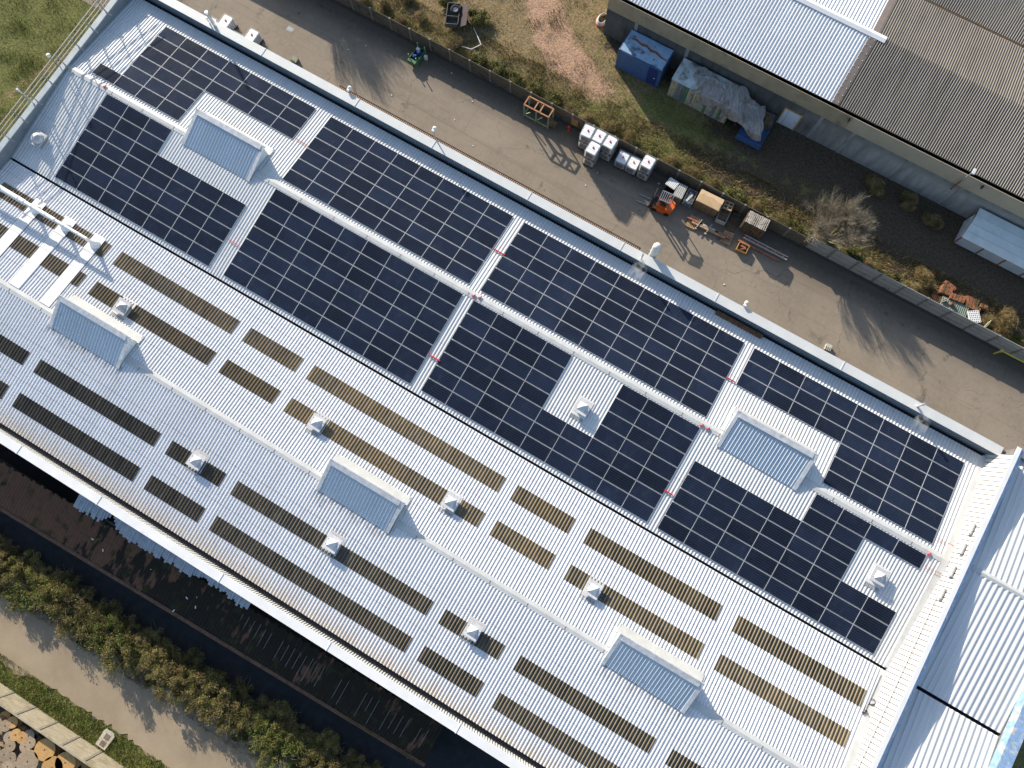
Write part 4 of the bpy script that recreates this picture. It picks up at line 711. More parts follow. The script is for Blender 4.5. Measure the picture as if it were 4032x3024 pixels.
m = MB(); m.bar((4.7, 18.02, .15), (8.8, 18.05, .15), .3, .06); m.bar((4.7, 17.88, .18), (8.8, 17.91, .18), .05, .2, 1); m.bar((4.7, 18.16, .18), (8.8, 18.19, .18), .05, .2, 1); m.box(4.8, 4.9, 17.85, 18.2, .012, .12); m.box(8.5, 8.6, 17.88, 18.22, .012, .12)
for k in range(5): m.box(5.2 + k * .8, 5.25 + k * .8, 17.9, 18.17, .18, .22, 1)
o = m.build('steel_channel', [RUSTL, GREYP]); tag(o, 'long red channel beam with pale flanges, right of the pallet stack', 'beam')
t = thing('hydrant', 'small red fire hydrant at the fence foot', 'hydrant', (-13.35, 19.2, 0)); m = MB(); m.lathe((0, 0, 0), [(.14, 0), (.14, .05), (.1, .06), (.1, .5), (.13, .52), (.12, .62), (.05, .7), (.001, .72)], 14); m.build('body', REDP, t, True); m = MB(); m.tube((-.2, 0, .42), (.2, 0, .42), .06); m.build('outlet', REDP, t, True)
t = thing('hose_cabinet', 'red framed hose cabinet hanging on the fence', 'cabinet', (-13.05, 19.72, .45)); m = MB(); m.box(-.3, .3, -.12, .08, 0, .7); m.build('body', M('faded_red', (.4, .17, .1), .7, .15, 4), t, True); m = MB(); m.box(-.22, .22, -.13, -.12, .1, .55); m.build('window', M('yellowed_window', (.35, .28, .06), .5, .2, 6), t, True)
m = MB(); m.box(-.45, .45, 0, .02, 0, .22); [m.box(-.4 + .2 * k, -.28 + .2 * k, -.006, 0, .04, .18, 1) for k in range(4)]; o = m.build('fence_sign', [FENCED, REDP]); o.location = (-14.15, 19.79, 1.1); tag(o, 'worn dark sign with red marks high on the fence', 'sign')
t = thing('utility_cart', 'green metal crate of blue jerrycans at the fence on the left of the yard', 'crate', (-28.75, 18.6, 0), -.06); m = MB(); m.box(-.42, .42, -.75, .7, .1, .16)
for a in ((-.42, -.37, -.75, .7), (.37, .42, -.75, .7), (-.42, .42, -.75, -.7), (-.42, .42, .65, .7)): m.box(*a, .16, .62)
m.box(-.42, .42, -.98, -.75, .3, .62); m.build('body', GREENC, t, True); m = MB()
for x in (-.4, .4):
    for y in (-.7, .65): m.bar((x, y, 0), (x, y, 1.05), .07); m.tube((x, y, 1.05), (x, y, 1.12), .07, .05, 8)
m.build('post', M('pale_green_post', (.25, .34, .2), .6, .2, 4), t, True)
def jerry(m, x, y, z, rot, mi, h=.42): m.rbox((x, y, z + h / 2), .3, .24, h, rot, mi); m.rbox((x + .05, y, z + h + .04), .16, .1, .06, rot, mi); m.tube((x - .08, y, z + h), (x - .08, y, z + h + .07), .035, None, 8, mi)
for (x, y, mt, l) in ((-28.8, 18.25, JERRY, 'front blue jerrycan in the green crate'), (-28.65, 18.75, JERRY, 'rear blue jerrycan in the green crate'), (-28.9, 19.0, JUGW, 'white jug at the fence end of the green crate')): m = MB(); jerry(m, 0, 0, 0, random.uniform(-.3, .3), 0); o = m.build('jerrycan', mt); o.location = (x, y, .35); tag(o, l, 'jerrycan', 'canisters by the green crate')
m = MB(); jerry(m, 0, 0, 0, .2, 0, .45); o = m.build('jerrycan', JUGW); o.location = (-28.05, 18.85, .014); tag(o, 'white jug standing on the asphalt beside the green crate', 'jerrycan', 'canisters by the green crate')
t = thing('pipe', 'yellow gas pipe bending along the pale fence at the right edge', 'pipe', (28.5, 19.3, 0)); m = MB(); m.path([(27.4, 19.3, 0), (27.4, 19.3, .95), (27.5, 19.3, 1.0), (31, 19.35, 1.0)], .07, 8); m.build('pipe_run', YELL, t); m = MB(); m.tube((27.4, 19.3, .9), (27.4, 19.3, 1.08), .13); m.build('joint', YELL, t)
m = MB(); m.rbox((15.2, 12.75, .12), .45, .5, .24, .1); m.rbox((15.2, 12.75, .26), .5, .55, .04, .1); [m.rbox((15.05 + .15 * k, 12.6, .285), .06, .3, .01, .1, 1) for k in range(3)]; o = m.build('drain_box', [CBLOCK, HOLE]); tag(o, 'pale drain box on the asphalt by the right half of the parapet', 'drain')
m = MB(); m.rbox((-38.3, 12.7, .15), .55, .5, .3, .1); [m.rbox((-38.5 + .15 * k, 12.5, .305), .07, .16, .01, .1, 1) for k in range(3)]; o = m.build('meter_box', [M('olive_box_paint', (.2, .21, .15), .6, .2, 4), HOLE]); tag(o, 'small olive box on the asphalt by the left half of the parapet', 'box')
m = MB(); [m.rbox((-40.5 + .13 * k - .3, 15.2, .02), .07, .5, .012, -.1) for k in range(5)]; m.rbox((-40.5, 15.2, .02), .7, .06, .02, -.1); o = m.build('drain_grate', STEEL); tag(o, 'small pale drain grate set in the asphalt at upper left', 'grate')
for k in range(14):
    pass
lit = [at(px, py, .03) for px, py in ((1371, 195), (1778, 288), (1860, 400), (1863, 574), (2353, 680), (2594, 723), (2305, 730), (2852, 1120), (1440, 180), (1542, 375), (1790, 472))]
m = MB(); [m.rbox(p + np.array([0, 0, .01]), random.uniform(.07, .14), random.uniform(.06, .1), .04, random.uniform(0, 3)) for p in lit]; o = m.build('litter', WPLAST, kind='stuff'); tag(o, 'scattered white litter scraps on the yard asphalt', 'litter')
# ------------------------------------------------------------------ containers, tarp, shed
t = thing('container', 'blue steel container with rust streaked roof and dark blue door beside the hall', 'container', (-10.65, 27.95, 0)); x0, x1, y0, y1, zt = -2.15, 2.15, -1.18, 1.18, 2.5
m = MB(); m.box(x0 + .03, x1 - .03, y0 + .03, y1 - .03, .12, zt - .02); m.box(x0, x1, y0, y1, zt - .1, zt - .02); m.box(x0, x1, y0, y1, .1, .24)
for x in (x0, x1 - .14):
    for y in (y0, y1 - .14): m.box(x, x + .14, y, y + .14, .0, zt)
for x in np.arange(x0 + .35, x1 - 1.5, .42): m.box(x, x + .04, y0 + .015, y0 + .03, .25, zt - .12)
m.build('body', BLUE, t, True); m = MB(); m.box(x0 + .08, x1 - .08, y0 + .08, y1 - .08, zt - .02, zt + .01); rf = m.build('roof', BLUER, t, True)
m = MB(); pts = [(-1.9, .18), (-1.2, .34), (-.7, .2), (-.2, .3), (.3, .12), (.9, .16), (1.5, -.05), (2.0, -.1), (2.0, -.2), (1.4, -.18), (.8, -.02), (.4, -.12), (-.1, .08), (-.6, .02), (-1.1, .16)]; m.poly_prism([(x, y * 1.2 + .1) for x, y in pts][::-1], zt + .012, zt + .016)
for x, y, r in ((-.9, -.5, .1), (1.0, -.55, .09), (.5, .6, .07), (-.2, -.3, .08)): m.lathe((x, y, zt + .013), [(r, 0), (r * .6, .002), (.001, .003)], 9)
m.build('rust_streak', RUST, rf, True); m = MB(); m.box(.95, 1.85, y0 - .02, y0 + .02, .2, zt - .2); d = m.build('door', BLUED, t, True); m = MB(); m.bar((1.7, y0 - .06, 1.2), (1.7, y0 - .02, 1.2), .05); m.bar((1.7, y0 - .06, 1.2), (1.58, y0 - .06, 1.2), .04); m.build('handle', WPLAST, d, True)
for x in (x0 + .02, x1 - .16):
    for y in (y0 + .02, y1 - .16): m = MB(); m.box(x, x + .14, y, y + .14, zt, zt + .03); m.build('corner_casting', STEEL, t, True)
t = thing('container', 'rusty patchwork container half covered by a grey tarpaulin', 'container', (-4.55, 27.8, 0)); x0, x1, y0, y1 = -2.9, 2.9, -1.16, 1.16
m = MB(); k = 0
pc_ = [1, 1, 2, 2, 3, 3, 1, 4, 1, 1, 4, 1, 3, 1, 4, 2, 1, 3, 4, 1, 2, 1, 1, 3]
for q_, x in enumerate(np.arange(x0 + .1, x1 - .1, .28)): m.box(x, x + .17, y0 - .05, y0 + .02, .2, 2.38, pc_[q_ % 24]); m.box(x + .17, x + .28, y0 + .01, y0 + .02, .2, 2.38, pc_[q_ % 24])
m.box(x0, x1, y0 + .02, y1, .12, 2.36); m.box(x0, x1, y0 - .04, y0 + .02, .1, .2); RP = ((.15, .085, .05), 2.6, .57)
m.build('body', [PATCHY, M('flaking_cream_paint', (.46, .42, .29), .8, .2, 4, patch=RP, st=(2, 1, .6)), M('flaking_grey_paint', (.22, .23, .25), .8, .25, 4, patch=RP, st=(2, 1, .6)), M('flaking_green_paint', (.11, .20, .14), .8, .25, 4, patch=RP, st=(2, 1, .6)), M('flaking_pale_paint', (.38, .41, .37), .8, .25, 4, patch=((.2, .1, .06), 2.2, .5), st=(2, 1, .6))], t, True); m = MB(); m.box(x0 - .02, x1 + .02, y0 - .04, y1, 2.4, 2.44); m.build('roof', CAMO, t, True)
t2 = thing('flatbed', 'dark blue steel flatbed with timber under the tarpaulin end', 'trailer', (.95, 27.5, 0)); m = MB(); m.box(-1.1, 1.15, -1.7, 1.7, .55, .75); m.box(-1.1, 1.15, -1.74, -1.68, .3, .95); m.box(1.1, 1.16, -1.7, 1.7, .3, 1.0); m.box(-1.14, -1.1, -1.7, 1.7, .3, .9)
for x in np.arange(-1.0, 1.1, .3): m.box(x, x + .1, -1.76, -1.74, .3, .95)
m.build('bed', BLUE, t2, True); m = MB(); [m.tube((sx, sy, .28), (sx + .2, sy, .28), .28, None, 14) for sx in (-1.0, .8) for sy in (-1.1, 1.1)]; m.build('wheel', RUBBER, t2, True)
m = MB(); [pallet_mesh(m, 0, 0, .15 * k, 0, 1.0, 1.1, 9, .03 * k) for k in range(5)]; o = m.build('pallet_stack', WOODD); o.location = (1.45, 28.1, .76); tag(o, 'dark pallets stacked on the blue flatbed by the hall door', 'pallets')
# tarpaulin
nu, nv = 170, 70; P = []
for j in range(nv):
    for i in range(nu):
        u, v = i / (nu - 1), j / (nv - 1); x = -5.95 + u * (6.7 + 1.1 * (1 - v)); yb_ = 25.95 - .35 * sm(.5, .95, u) + .25 * math.sin(u * 19) - .15 * (u < .12); yt_ = 28.75 + .25 * math.sin(u * 13) + .1 * math.sin(u * 31)
        if u < .2: yb_ += (1 - u / .2) * 1.9
        y = yb_ + (yt_ - yb_) * v; zc = 2.5
        if x > -1.55: k_ = float(sm(-1.55, .6, np.float64(x))); zc = 2.5 - .65 * k_
        z = zc; front = 26.6 - .55 * float(sm(-1.2, .2, np.float64(x)))
        if y < front: d_ = front - y; z = zc - d_ * 1.25; y = front - d_ * .12 - .06
        w1 = u * 30 + 1.6 * math.sin(v * 2.6 + u * 7) + v * 2; w2 = u * 17 - v * 5 + 1.2 * math.sin(u * 12); w3 = u * 51 + v * 7 + math.sin(v * 9)
        z += .11 * (1 - abs(math.sin(w1))) ** 5 + .10 * (1 - abs(math.sin(w2))) ** 7 + .05 * (1 - abs(math.sin(w3))) ** 4 + .04 * math.sin(u * 6 + v * 5)
        if x < -1.6: z = max(z, 2.47) if y > 26.62 else z
        z = max(z, 1.05 if x > -1.4 else .9); P.append((x + .06 * math.sin(v * 14 + u * 9), y, z))
m = MB(); m.add(P, [(j * nu + i, j * nu + i + 1, (j + 1) * nu + i + 1, (j + 1) * nu + i) for j in range(nv - 1) for i in range(nu - 1)], 0, True); o = m.build('tarpaulin', TARP); tag(o, 'crumpled grey tarpaulin draped over the rusty container and blue flatbed', 'tarpaulin')
sm_ = o.modifiers.new('solid', 'SOLIDIFY'); sm_.thickness = .02
t = thing('shed', 'low white roofed storage shed with grey panel front at the right edge', 'shed', (27, 27.8, 0)); xa, xb = 20.5, 36
m = MB(); pr_ = [(26.35, 1.62), (26.9, 1.95), (27.5, 2.2), (28.2, 2.36), (28.95, 2.42)]
for (a, za), (b, zb) in zip(pr_[:-1], pr_[1:]): m.slab((xa - .15, a, za), (xb, a, za), (xb, b, zb), (xa - .15, b, zb), .04)
for (y, z) in pr_[1:-1]: m.box(xa - .17, xb, y - .03, y + .03, z, z + .03)
m.build('roof', M('weathered_white_sheet', (.56, .62, .62), .5, .1, 1.2, patch=((.4, .43, .4), .6, .6)), t); m = MB(); x = xa
while x < xb: m.box(x + .06, x + 1.94, 26.6, 26.64, .1, 1.62); x += 2
m.build('front_panel', M('grey_panel', (.42, .45, .47), .6, .08, 1.5), t); m = MB(); x = xa
while x < xb: m = MB(); m.box(x - .05, x + .06, 26.57, 26.66, 0, 1.64); m.build('post', RUST, t); x += 2
pass; m = MB(); m.box(xa, xa + .05, 26.66, 28.9, 0, 1.62); m.build('side_panel', GALV, t); m = MB(); m.box(xa, xb, 28.85, 28.95, 0, 2.37); m.build('wall', DARKW, t)
# ------------------------------------------------------------------ tile pile corner
def tile_block(x, y, z, L, W, H, rot, lab, n=10):
    m = MB(); m.rbox((0, 0, H / 2 - .05), L * .96, W * .96, H - .1, 0)
    for k in range(n): m.rbox((-L / 2 + L * (k + .5) / n, 0, H - .02 + .015 * math.sin(k * 2.1)), L / n * .72, W * random.uniform(.94, 1.04), .1, random.uniform(-.03, .03))
    o = m.build('tile_stack', TERRA); o.location = (x, y, z); o.rotation_euler = (0, 0, rot); tag(o, lab, 'roof tiles', 'stacks of terracotta tiles')
for (q, L, W, H, rot, l, n) in (((290, 200), .9, .8, .55, .1, 'upper left stack of orange roof tiles with mossy top', 8), ((330, 140), 1.1, .35, .35, -.2, 'thin row of roof tiles furthest from the fence', 9), ((420, 300), 1.25, .55, .6, .12, 'long central stack of upright orange roof tiles', 14), ((530, 320), .5, .5, .5, .4, 'small tilted bundle of roof tiles at the middle', 5), ((610, 340), 1.1, .6, .5, 0.1, 'mossy wide stack of roof tiles right of the middle', 10), ((620, 415), 1.3, .4, .5, .1, 'row of clean orange tiles beside the green sheet', 13), ((760, 410), .65, .35, .6, .05, 'rightmost short row of bright orange tiles', 6), ((170, 310), 1.1, .55, .35, .1, 'flat faded red tiles by the fence left of the green sheet', 7), ((530, 535), .5, .35, .4, .1, 'little bundle of tiles between green sheet and white pallet', 4)):
    Pq = at(3640 + q[0] / 3.237, 1080 + q[1] / 3.237, H); tile_block(Pq[0], Pq[1], 0, L, W, H, rot, l, n)
c_ = at(3640 + 380 / 3.237, 1080 + 410 / 3.237, .5); m = MB(); corr(m, -1.15, 1.15, (-.55, 0), (.5, 0), p=.16, h=.04, prof=sine); m.box(-1.1, 1.1, -.5, .45, -.4, -.02, 1); o = m.build('corrugated_sheet', [GSHEET, WOODD]); o.location = (c_[0], c_[1], .46); o.rotation_euler = (0, 0, .1); tag(o, 'dark green corrugated sheet lying among the roof tiles', 'roof sheet')
P = at(3640 + 262 / 3.237, 1080 + 325 / 3.237, .7); m = MB(); m.box(-.22, .22, -.1, -.06, 0, .2); m.box(-.22, .22, .06, .1, 0, .2); [m.box(x - .02, x + .02, -.06, .06, 0, .2) for x in (-.2, 0, .2)]; o = m.build('cinder_block', CBLOCK); o.location = (P[0], P[1], .505); o.rotation_euler = (0, 0, .9); tag(o, 'grey hollow cinder block on the green sheet', 'block')
P = at(3640 + 360 / 3.237, 1080 + 375 / 3.237, .7); m = MB(); m.rbox((0, 0, .13), .3, .24, .26, .2); m.rbox((0, 0, .27), .2, .14, .04, .2, 1); o = m.build('terracotta_block', [TERRA, HOLE]); o.location = (P[0], P[1], .505); tag(o, 'small hollow terracotta block on the green sheet', 'block')
P = at(3640 + 635 / 3.237, 1080 + 540 / 3.237, .7); m = MB(); grid_board(m, .95, 1.05, .12, 6, 6); o = m.build('plastic_pallet', [WPLAST, HOLE]); o.location = (P[0], P[1], .62); o.rotation_euler = (.0, .04, .62); tag(o, 'white perforated plastic pallet by the roof tiles behind the pale fence', 'pallet')
P = at(3640 + 800 / 3.237, 1080 + 640 / 3.237, 1.0); m = MB(); m.add([(-.05, -.45, 0), (.1, -.45, 0), (.1, .2, 0), (.0, .5, 0), (-.05, .2, 0), (-.05, -.45, .06), (.1, -.45, .06), (.1, .2, .06), (.0, .5, .06), (-.05, .2, .06)], [(4, 3, 2, 1, 0), (5, 6, 7, 8, 9), (0, 1, 6, 5), (1, 2, 7, 6), (2, 3, 8, 7), (3, 4, 9, 8), (4, 0, 5, 9)]); o = m.build('pointed_board', YELLW); o.location = (P[0], P[1], .9); o.rotation_euler = (.7, 0, -.1); tag(o, 'pale yellow pointed board sticking up behind the pale fence', 'board')
# wreck by the fence at the top
t = thing('scrap_crate', 'dark wrecked trailer box holding a tyre in the brambles', 'trailer', (-28.0, 23.6, 0), .42); m = MB(); m.box(-.6, .6, -1.1, 1.1, .3, .36)
for a in ((-.6, -.54, -1.1, 1.1), (.54, .6, -1.1, 1.1), (-.6, .6, -1.1, -1.04), (-.6, .6, 1.04, 1.1), (-.6, .6, -.3, -.25)): m.box(*a, .3, .85)
m.build('body', M('dark_flaking_paint', (.10, .10, .09), .8, .35, 4, patch=((.3, .28, .24), 2, .6)), t, True)
m = MB(); m.add([(x, y, z) for x, y, z in ((.6, -1.2, .6), (1.35, -1.1, .9), (1.35, 1.1, .95), (.6, 1.1, .6), (.6, -1.2, .55), (1.35, -1.1, .85), (1.35, 1.1, .9), (.6, 1.1, .55))], [(0, 1, 2, 3), (7, 6, 5, 4), (0, 4, 5, 1), (1, 5, 6, 2), (2, 6, 7, 3), (3, 7, 4, 0)]); m.build('side_flap', M('dark_maroon_panel', (.06, .045, .045), .8, .2, 4), t, True)
m = MB(); m.lathe((0, 0, 0), [(.22, .12), (.2, .2), (.3, .24), (.42, .2), (.46, .12), (.42, .02), (.3, -.02), (.2, .02), (.22, .12)], 24); o = m.build('tyre', RUBBER); o.location = (-28.0, 24.05, .75); o.rotation_euler = (.15, .1, 0); tag(o, 'black tyre with pale rim lying in the wrecked trailer box', 'tyre'); m = MB(); m.lathe((0, 0, .13), [(.225, .06), (.18, .07), (.17, 0), (.001, 0)], 20); r_ = m.build('rim', GREYP, o, True)
m = MB(); P1, P2, P3 = A(0, 1, 1880, 240, .2), A(0, 1, 1945, 385, .2), A(0, 1, 1860, 425, .2); m.bar(P1, P2, .07); m.bar(P2, P3, .06); m.bar(P3, P3 + np.array([-.9, -.2, 0]), .06); o = m.build('scrap_gate', GALV); tag(o, 'bent pale metal gate frame lying in the dry brambles', 'gate')
# ------------------------------------------------------------------ derelict lean-to at lower left
ru = thing('ruin', 'derelict low building with broken dark tiled roof below the warehouse', 'building', (-16, -30, 0)); xl, xr = -75, 2.75; yL, zL, zU = -31.25, 2.6, 3.3
def yLo(x): return -31.02 + .0275 * (x - 2)
def yUp(x): return -28.25 - max(0, (-14 - x)) * .033 + max(0, x + 14) * .02
yU = -28.25
m = MB(); nrow = 14; ncol = 300; tw = (xr - xl) / ncol
m.slab((xl, yLo(xl), zL - .06), (xr, yLo(xr), zL - .06), (xr, yUp(xr), zU - .06), (xl, yUp(xl), zU - .06), .05)
for i in range(ncol):
    x = xl + i * tw; cut = 0.12 * math.sin(i * 1.7) + .1 * math.sin(i * .37)
    yL = yLo(x); a = (yL + .1 + .12 * rng.random(), 0); dz = random.uniform(0, .012); zz = lambda y: zL + (zU - zL) * (y - yL) / (yU - yL)
    yU = yUp(x); y0_, y1_ = a[0], yU + .08 * math.sin(i * 2.3)
    m.add([(x, y0_, zz(y0_) + dz), (x + tw * .5, y0_, zz(y0_) + .05 + dz), (x + tw, y0_, zz(y0_) + dz), (x, y1_, zz(y1_) + dz), (x + tw * .5, y1_, zz(y1_) + .05 + dz), (x + tw, y1_, zz(y1_) + dz)], [(0, 1, 4, 3), (1, 2, 5, 4)])
BATT = M('grey_batten', (.2, .2, .205), .8, .2, 4); yU = -28.25; yL = -31.15
m.build('roof', TILES, ru); zz = lambda y: zL + (zU - zL) * (y - yL) / (yU - yL)
for x in np.arange(-14.2, 2.6, .52):
    if rng.random() < .8: y0_ = yL + .3 + rng.random() * .8; y1_ = -28.25 - .5 - .3 * rng.random(); m = MB(); m.bar((x, y0_, zz(y0_) + .06), (x, y1_, zz(y1_) + .06), .03); m.build('batten', BATT, ru)
m = MB(); m.box(-30, xr, -28.6, -28.45, 0, zU - .25); m.box(xl, -30, -29.9, -29.75, 0, zU - .4); m.box(-20, xr, -30.9, -30.7, 0, zL - .1); m.box(xr - .3, xr - .02, yL + .3, yU - .1, 0, zL - .1); m.build('wall', DARKW, ru); m = MB(); m.hexa([(xl, yLo(xl) - .22, zL - .14), (xr + .2, yLo(xr) - .22, zL - .14), (xr + .2, yLo(xr) + .04, zL - .14), (xl, yLo(xl) + .04, zL - .14), (xl, yLo(xl) - .22, zL - .02), (xr + .2, yLo(xr) - .22, zL - .02), (xr + .2, yLo(xr) + .04, zL - .02), (xl, yLo(xl) + .04, zL - .02)]); m.build('brick_coping', BRICK, ru)
ep = [A(2, 0, *q, 3.47) for q in ((630, 1055), (860, 1185), (950, 1160), (985, 1125), (1035, 1215), (1100, 1300), (1170, 1350), (1235, 1385), (1480, 1515), (1650, 1615), (1790, 1650))] + [A(3, 0, *q, 3.47) for q in ((1960, 110), (2150, 265))]
ex, ey = [p[0] for p in ep], [p[1] for p in ep]
m = MB(); x = ex[0]
while x < ex[-1]:
    yq = np.interp(x + .1, ex, ey) + .09 * rng.normal(); yq = min(yq - (.32 if x > -26.5 else 0), -27.0)
    m.add([(x, -26.9, 3.85), (x + .08, -26.9, 3.9), (x + .2, -26.9, 3.85), (x, yq, 3.47), (x + .08, yq, 3.52), (x + .2, yq, 3.47)], [(1, 0, 3, 4), (2, 1, 4, 5)]); x += .2
m.build('metal_sheet', M('blue_grey_old_sheet', (.36, .40, .45), .5, .2, 2), ru)
# ------------------------------------------------------------------ manhole, cable drums
t = thing('manhole_slab', 'pale concrete slab with two rusty square lids on the grass verge', 'manhole', (-18.88, -42.72, 0)); m = MB(); m.poly_prism([(-.5, -.62), (.38, -.65), (.48, .52), (.3, .66), (-.42, .66), (-.5, .5)], .0, .12); m.build('slab', SLABC, t, True)
for y in (-.32, .22): m = MB(); m.box(-.24, .2, y - .2, y + .2, .12, .135); m.build('lid', LIDR, t, True)
def make_drum(name, R, H, rc, mt, lab):
    t = thing(name, lab, 'cable drum', (0, 0, 0), 0, 'wooden cable drums at lower left'); th = .06
    for z in (0, H - th): m = MB(); m.lathe((0, 0, z), [(.001, 0), (R, 0), (R, th), (.001, th)], 28, 0, False); m.lathe((0, 0, z + th), [(.06, .0), (.06, .006), (.001, .006)], 10, 1, False); m.build('flange', [mt, HOLE], t, True)
    m = MB(); m.tube((0, 0, th), (0, 0, H - th), rc, rc, 18); m.build('core', mt, t, True); return t
big = []; seen = set()
def put_drum(q, z_top, R, H, mt, lab):
    P = at(q[0] / ZS, 2268 + q[1] / ZS, z_top); key = (R, mt.name); return P
protos = {}
def drum(x, y, z, R, mt, lab, tilt=(0, 0)):
    H = .85 if R > .6 else .55; key = (R, mt.name)
    if key not in protos: protos[key] = make_drum('cable_drum', R, H, R * .5, mt, lab); o = protos[key]
    else: o = copy_tree(protos[key]); o['label'] = lab
    o.location = (x, y, z); o.rotation_euler = (tilt[0], tilt[1], random.uniform(0, 6))
def stack(q, n, R, mt, labs, lean=(0, 0)):
    H = .85 if R > .6 else .55; P = at(q[0] / ZS, 2268 + q[1] / ZS, n * H)
    y = min(P[1], -44.5 - (R - .3) * .4)
    for k in range(n): drum(P[0] + .03 * math.sin(k * 5 + q[0]), y + .03 * math.cos(k * 3), k * H, R, mt, labs[n - 1 - k])
stack((235, 1600), 2, .82, DRUMG, ['large grey spotted cable drum on top, the biggest of the lower left pile', 'large grey drum under the spotted one']); stack((390, 1500), 2, .78, DRUM, ['large tan cable drum on top just right of the grey spotted one', 'large tan drum under the one right of the grey spotted drum']); stack((455, 1490), 1, .8, DRUMG, ['large brown cable drum low against the fence behind the tan stack'])
stack((450, 1655), 2, .8, DRUM, ['large tan cable drum on top, at the lower picture edge mid pile', 'large tan drum underneath at the lower picture edge']); stack((575, 1590), 2, .76, DRUM, ['large orange tan drum on top, second from the right along the fence', 'large orange tan drum underneath, second from the right along the fence']); stack((690, 1640), 1, .55, DRUM, ['medium tan drum furthest right along the fence']); stack((640, 1668), 1, .55, DRUM, ['medium tan drum beside the furthest right one, at the picture edge'])
SL = 'small weathered wooden cable drum in the crowded part of the pile'; ST = 'small orange tan wooden cable drum in the crowded part of the pile'
for i, q in enumerate(((40, 1215), (108, 1265), (45, 1300), (0, 1345), (75, 1400), (130, 1375), (190, 1340), (-60, 1400), (80, 1470), (145, 1440), (185, 1400), (245, 1385), (160, 1520), (212, 1475), (258, 1445), (310, 1425), (30, 1545), (90, 1580), (-40, 1500), (5, 1610), (60, 1650), (-60, 1600), (130, 1655), (-30, 1280))):
    mt = DRUM if i in (0, 1, 10, 5) else DRUMG; l = ST if mt is DRUM else SL; n_ = 3 if i % 3 else 2; stack(q, n_, .42, mt, [l] * n_)
for i, q in enumerate(((235, 1310), (300, 1345), (345, 1390), (330, 1365))): stack(q, 1, .42, DRUMG, ['small dark cable drum low in the shade against the lichen stained fence'])
# ------------------------------------------------------------------ off-frame shed that shades the yard's far left
t = thing('yard_shed', 'low concrete shed behind the fence at the far left of the yard', 'shed', (-52, 22, 0)); m = MB(); m.box(-66, -43, 19.95, 23.5, 0, 2.9); m.build('wall', CONC, t); m = MB(); m.slab((-66.2, 19.85, 2.95), (-42.8, 19.85, 2.95), (-42.8, 23.7, 3.3), (-66.2, 23.7, 3.3), .06); m.build('roof', CEM, t)
# ------------------------------------------------------------------ vegetation
def crown_mesh(name, mats, wts, R, H, n, leaf, lobes=9, seed=0, flat=.75, blade=False, z0=.1, lr=(.28, .52)):
    r = np.random.default_rng(seed); L = []
    for k in range(lobes): a = r.uniform(0, 2 * PI); d = R * (.62 if lr[0] > .2 else .8) * math.sqrt(r.random()); L.append((d * math.cos(a), d * math.sin(a), z0 + H * r.uniform(.3, .72), R * r.uniform(*lr)))
    Lb = np.array(L); pick = r.integers(0, lobes, n); u = r.normal(size=(n, 3)); u /= np.linalg.norm(u, axis=1)[:, None]; rad = r.random(n) ** .4
    c = Lb[pick, :3] + u * (Lb[pick, 3] * rad)[:, None] * np.array([1, 1, flat]); c[:, 2] = np.maximum(c[:, 2], .04)
    s = leaf * r.uniform(.6, 1.4, n); a = r.normal(size=(n, 3)); a[:, 2] *= .55; a /= np.linalg.norm(a, axis=1)[:, None]; b = np.cross(a, r.normal(size=(n, 3))); b /= np.linalg.norm(b, axis=1)[:, None]
    asp = .45 if not blade else .1; ln_ = 1.0 if not blade else 2.6; A_ = a * (s * ln_)[:, None]; B_ = b * (s * asp)[:, None]
    V = np.concatenate([c - A_, c + B_, c + A_, c - B_], 1).reshape(-1, 3); F = np.arange(4 * n).reshape(-1, 4)
    me = bpy.data.meshes.new(name); me.from_pydata(V.tolist(), [], F.tolist()); [me.materials.append(q) for q in mats]
    lobe_m = r.choice(len(mats), lobes, p=wts); mi = np.where(r.random(n) < .32, lobe_m[pick], r.choice(len(mats), n, p=wts)); me.polygons.foreach_set('material_index', mi.astype(np.int32)); me.update(); return me
def stems_mesh(name, R, H, k, seed, mat, r0=.025):
    r = random.Random(seed); m = MB()
    for _ in range(k):
        a = r.uniform(0, 2 * PI); p = Vector((.15 * math.cos(a), .15 * math.sin(a), 0)); d = Vector((math.cos(a) * r.uniform(.2, .9), math.sin(a) * r.uniform(.2, .9), 1)).normalized(); L_ = H * r.uniform(.6, 1.05); q = p
        for s_ in range(4): nq = q + d * (L_ / 4); m.tube(q, nq, r0 * (1 - s_ * .22), r0 * (1 - (s_ + 1) * .22), 5, 0, False); q = nq; d = (d + Vector((r.uniform(-.3, .3), r.uniform(-.3, .3), r.uniform(-.25, .1)))).normalized()
    me = bpy.data.meshes.new(name); me.from_pydata([tuple(v) for v in m.v], [], m.f); me.materials.append(mat); me.update(); return me
BUSH = [(crown_mesh('crown', [LEAFO, LEAFG, LEAFB, LEAFL], w_, 2.05, 2.6, 6500, .068, 48, 20 + k, lr=(.09, .30)), stems_mesh('stem', 2.0, 3.0, 46, 60 + k, TWIG, .022)) for k, w_ in enumerate(([.45, .15, .3, .1], [.3, .3, .2, .2], [.35, .05, .55, .05], [.3, .25, .15, .3]))]
BRAM = [(crown_mesh('crown', [GRASSD, LEAFB, LEAFG, GRASSG], w_, 1.3, .8, 3000, .085, 10, 80 + k, .55, blade=(k != 2)), stems_mesh('stem', 1.2, .8, 16, 90 + k, TWIG, .018)) for k, w_ in enumerate(([.5, .25, .1, .15], [.25, .45, .15, .15], [.1, .2, .45, .25]))]
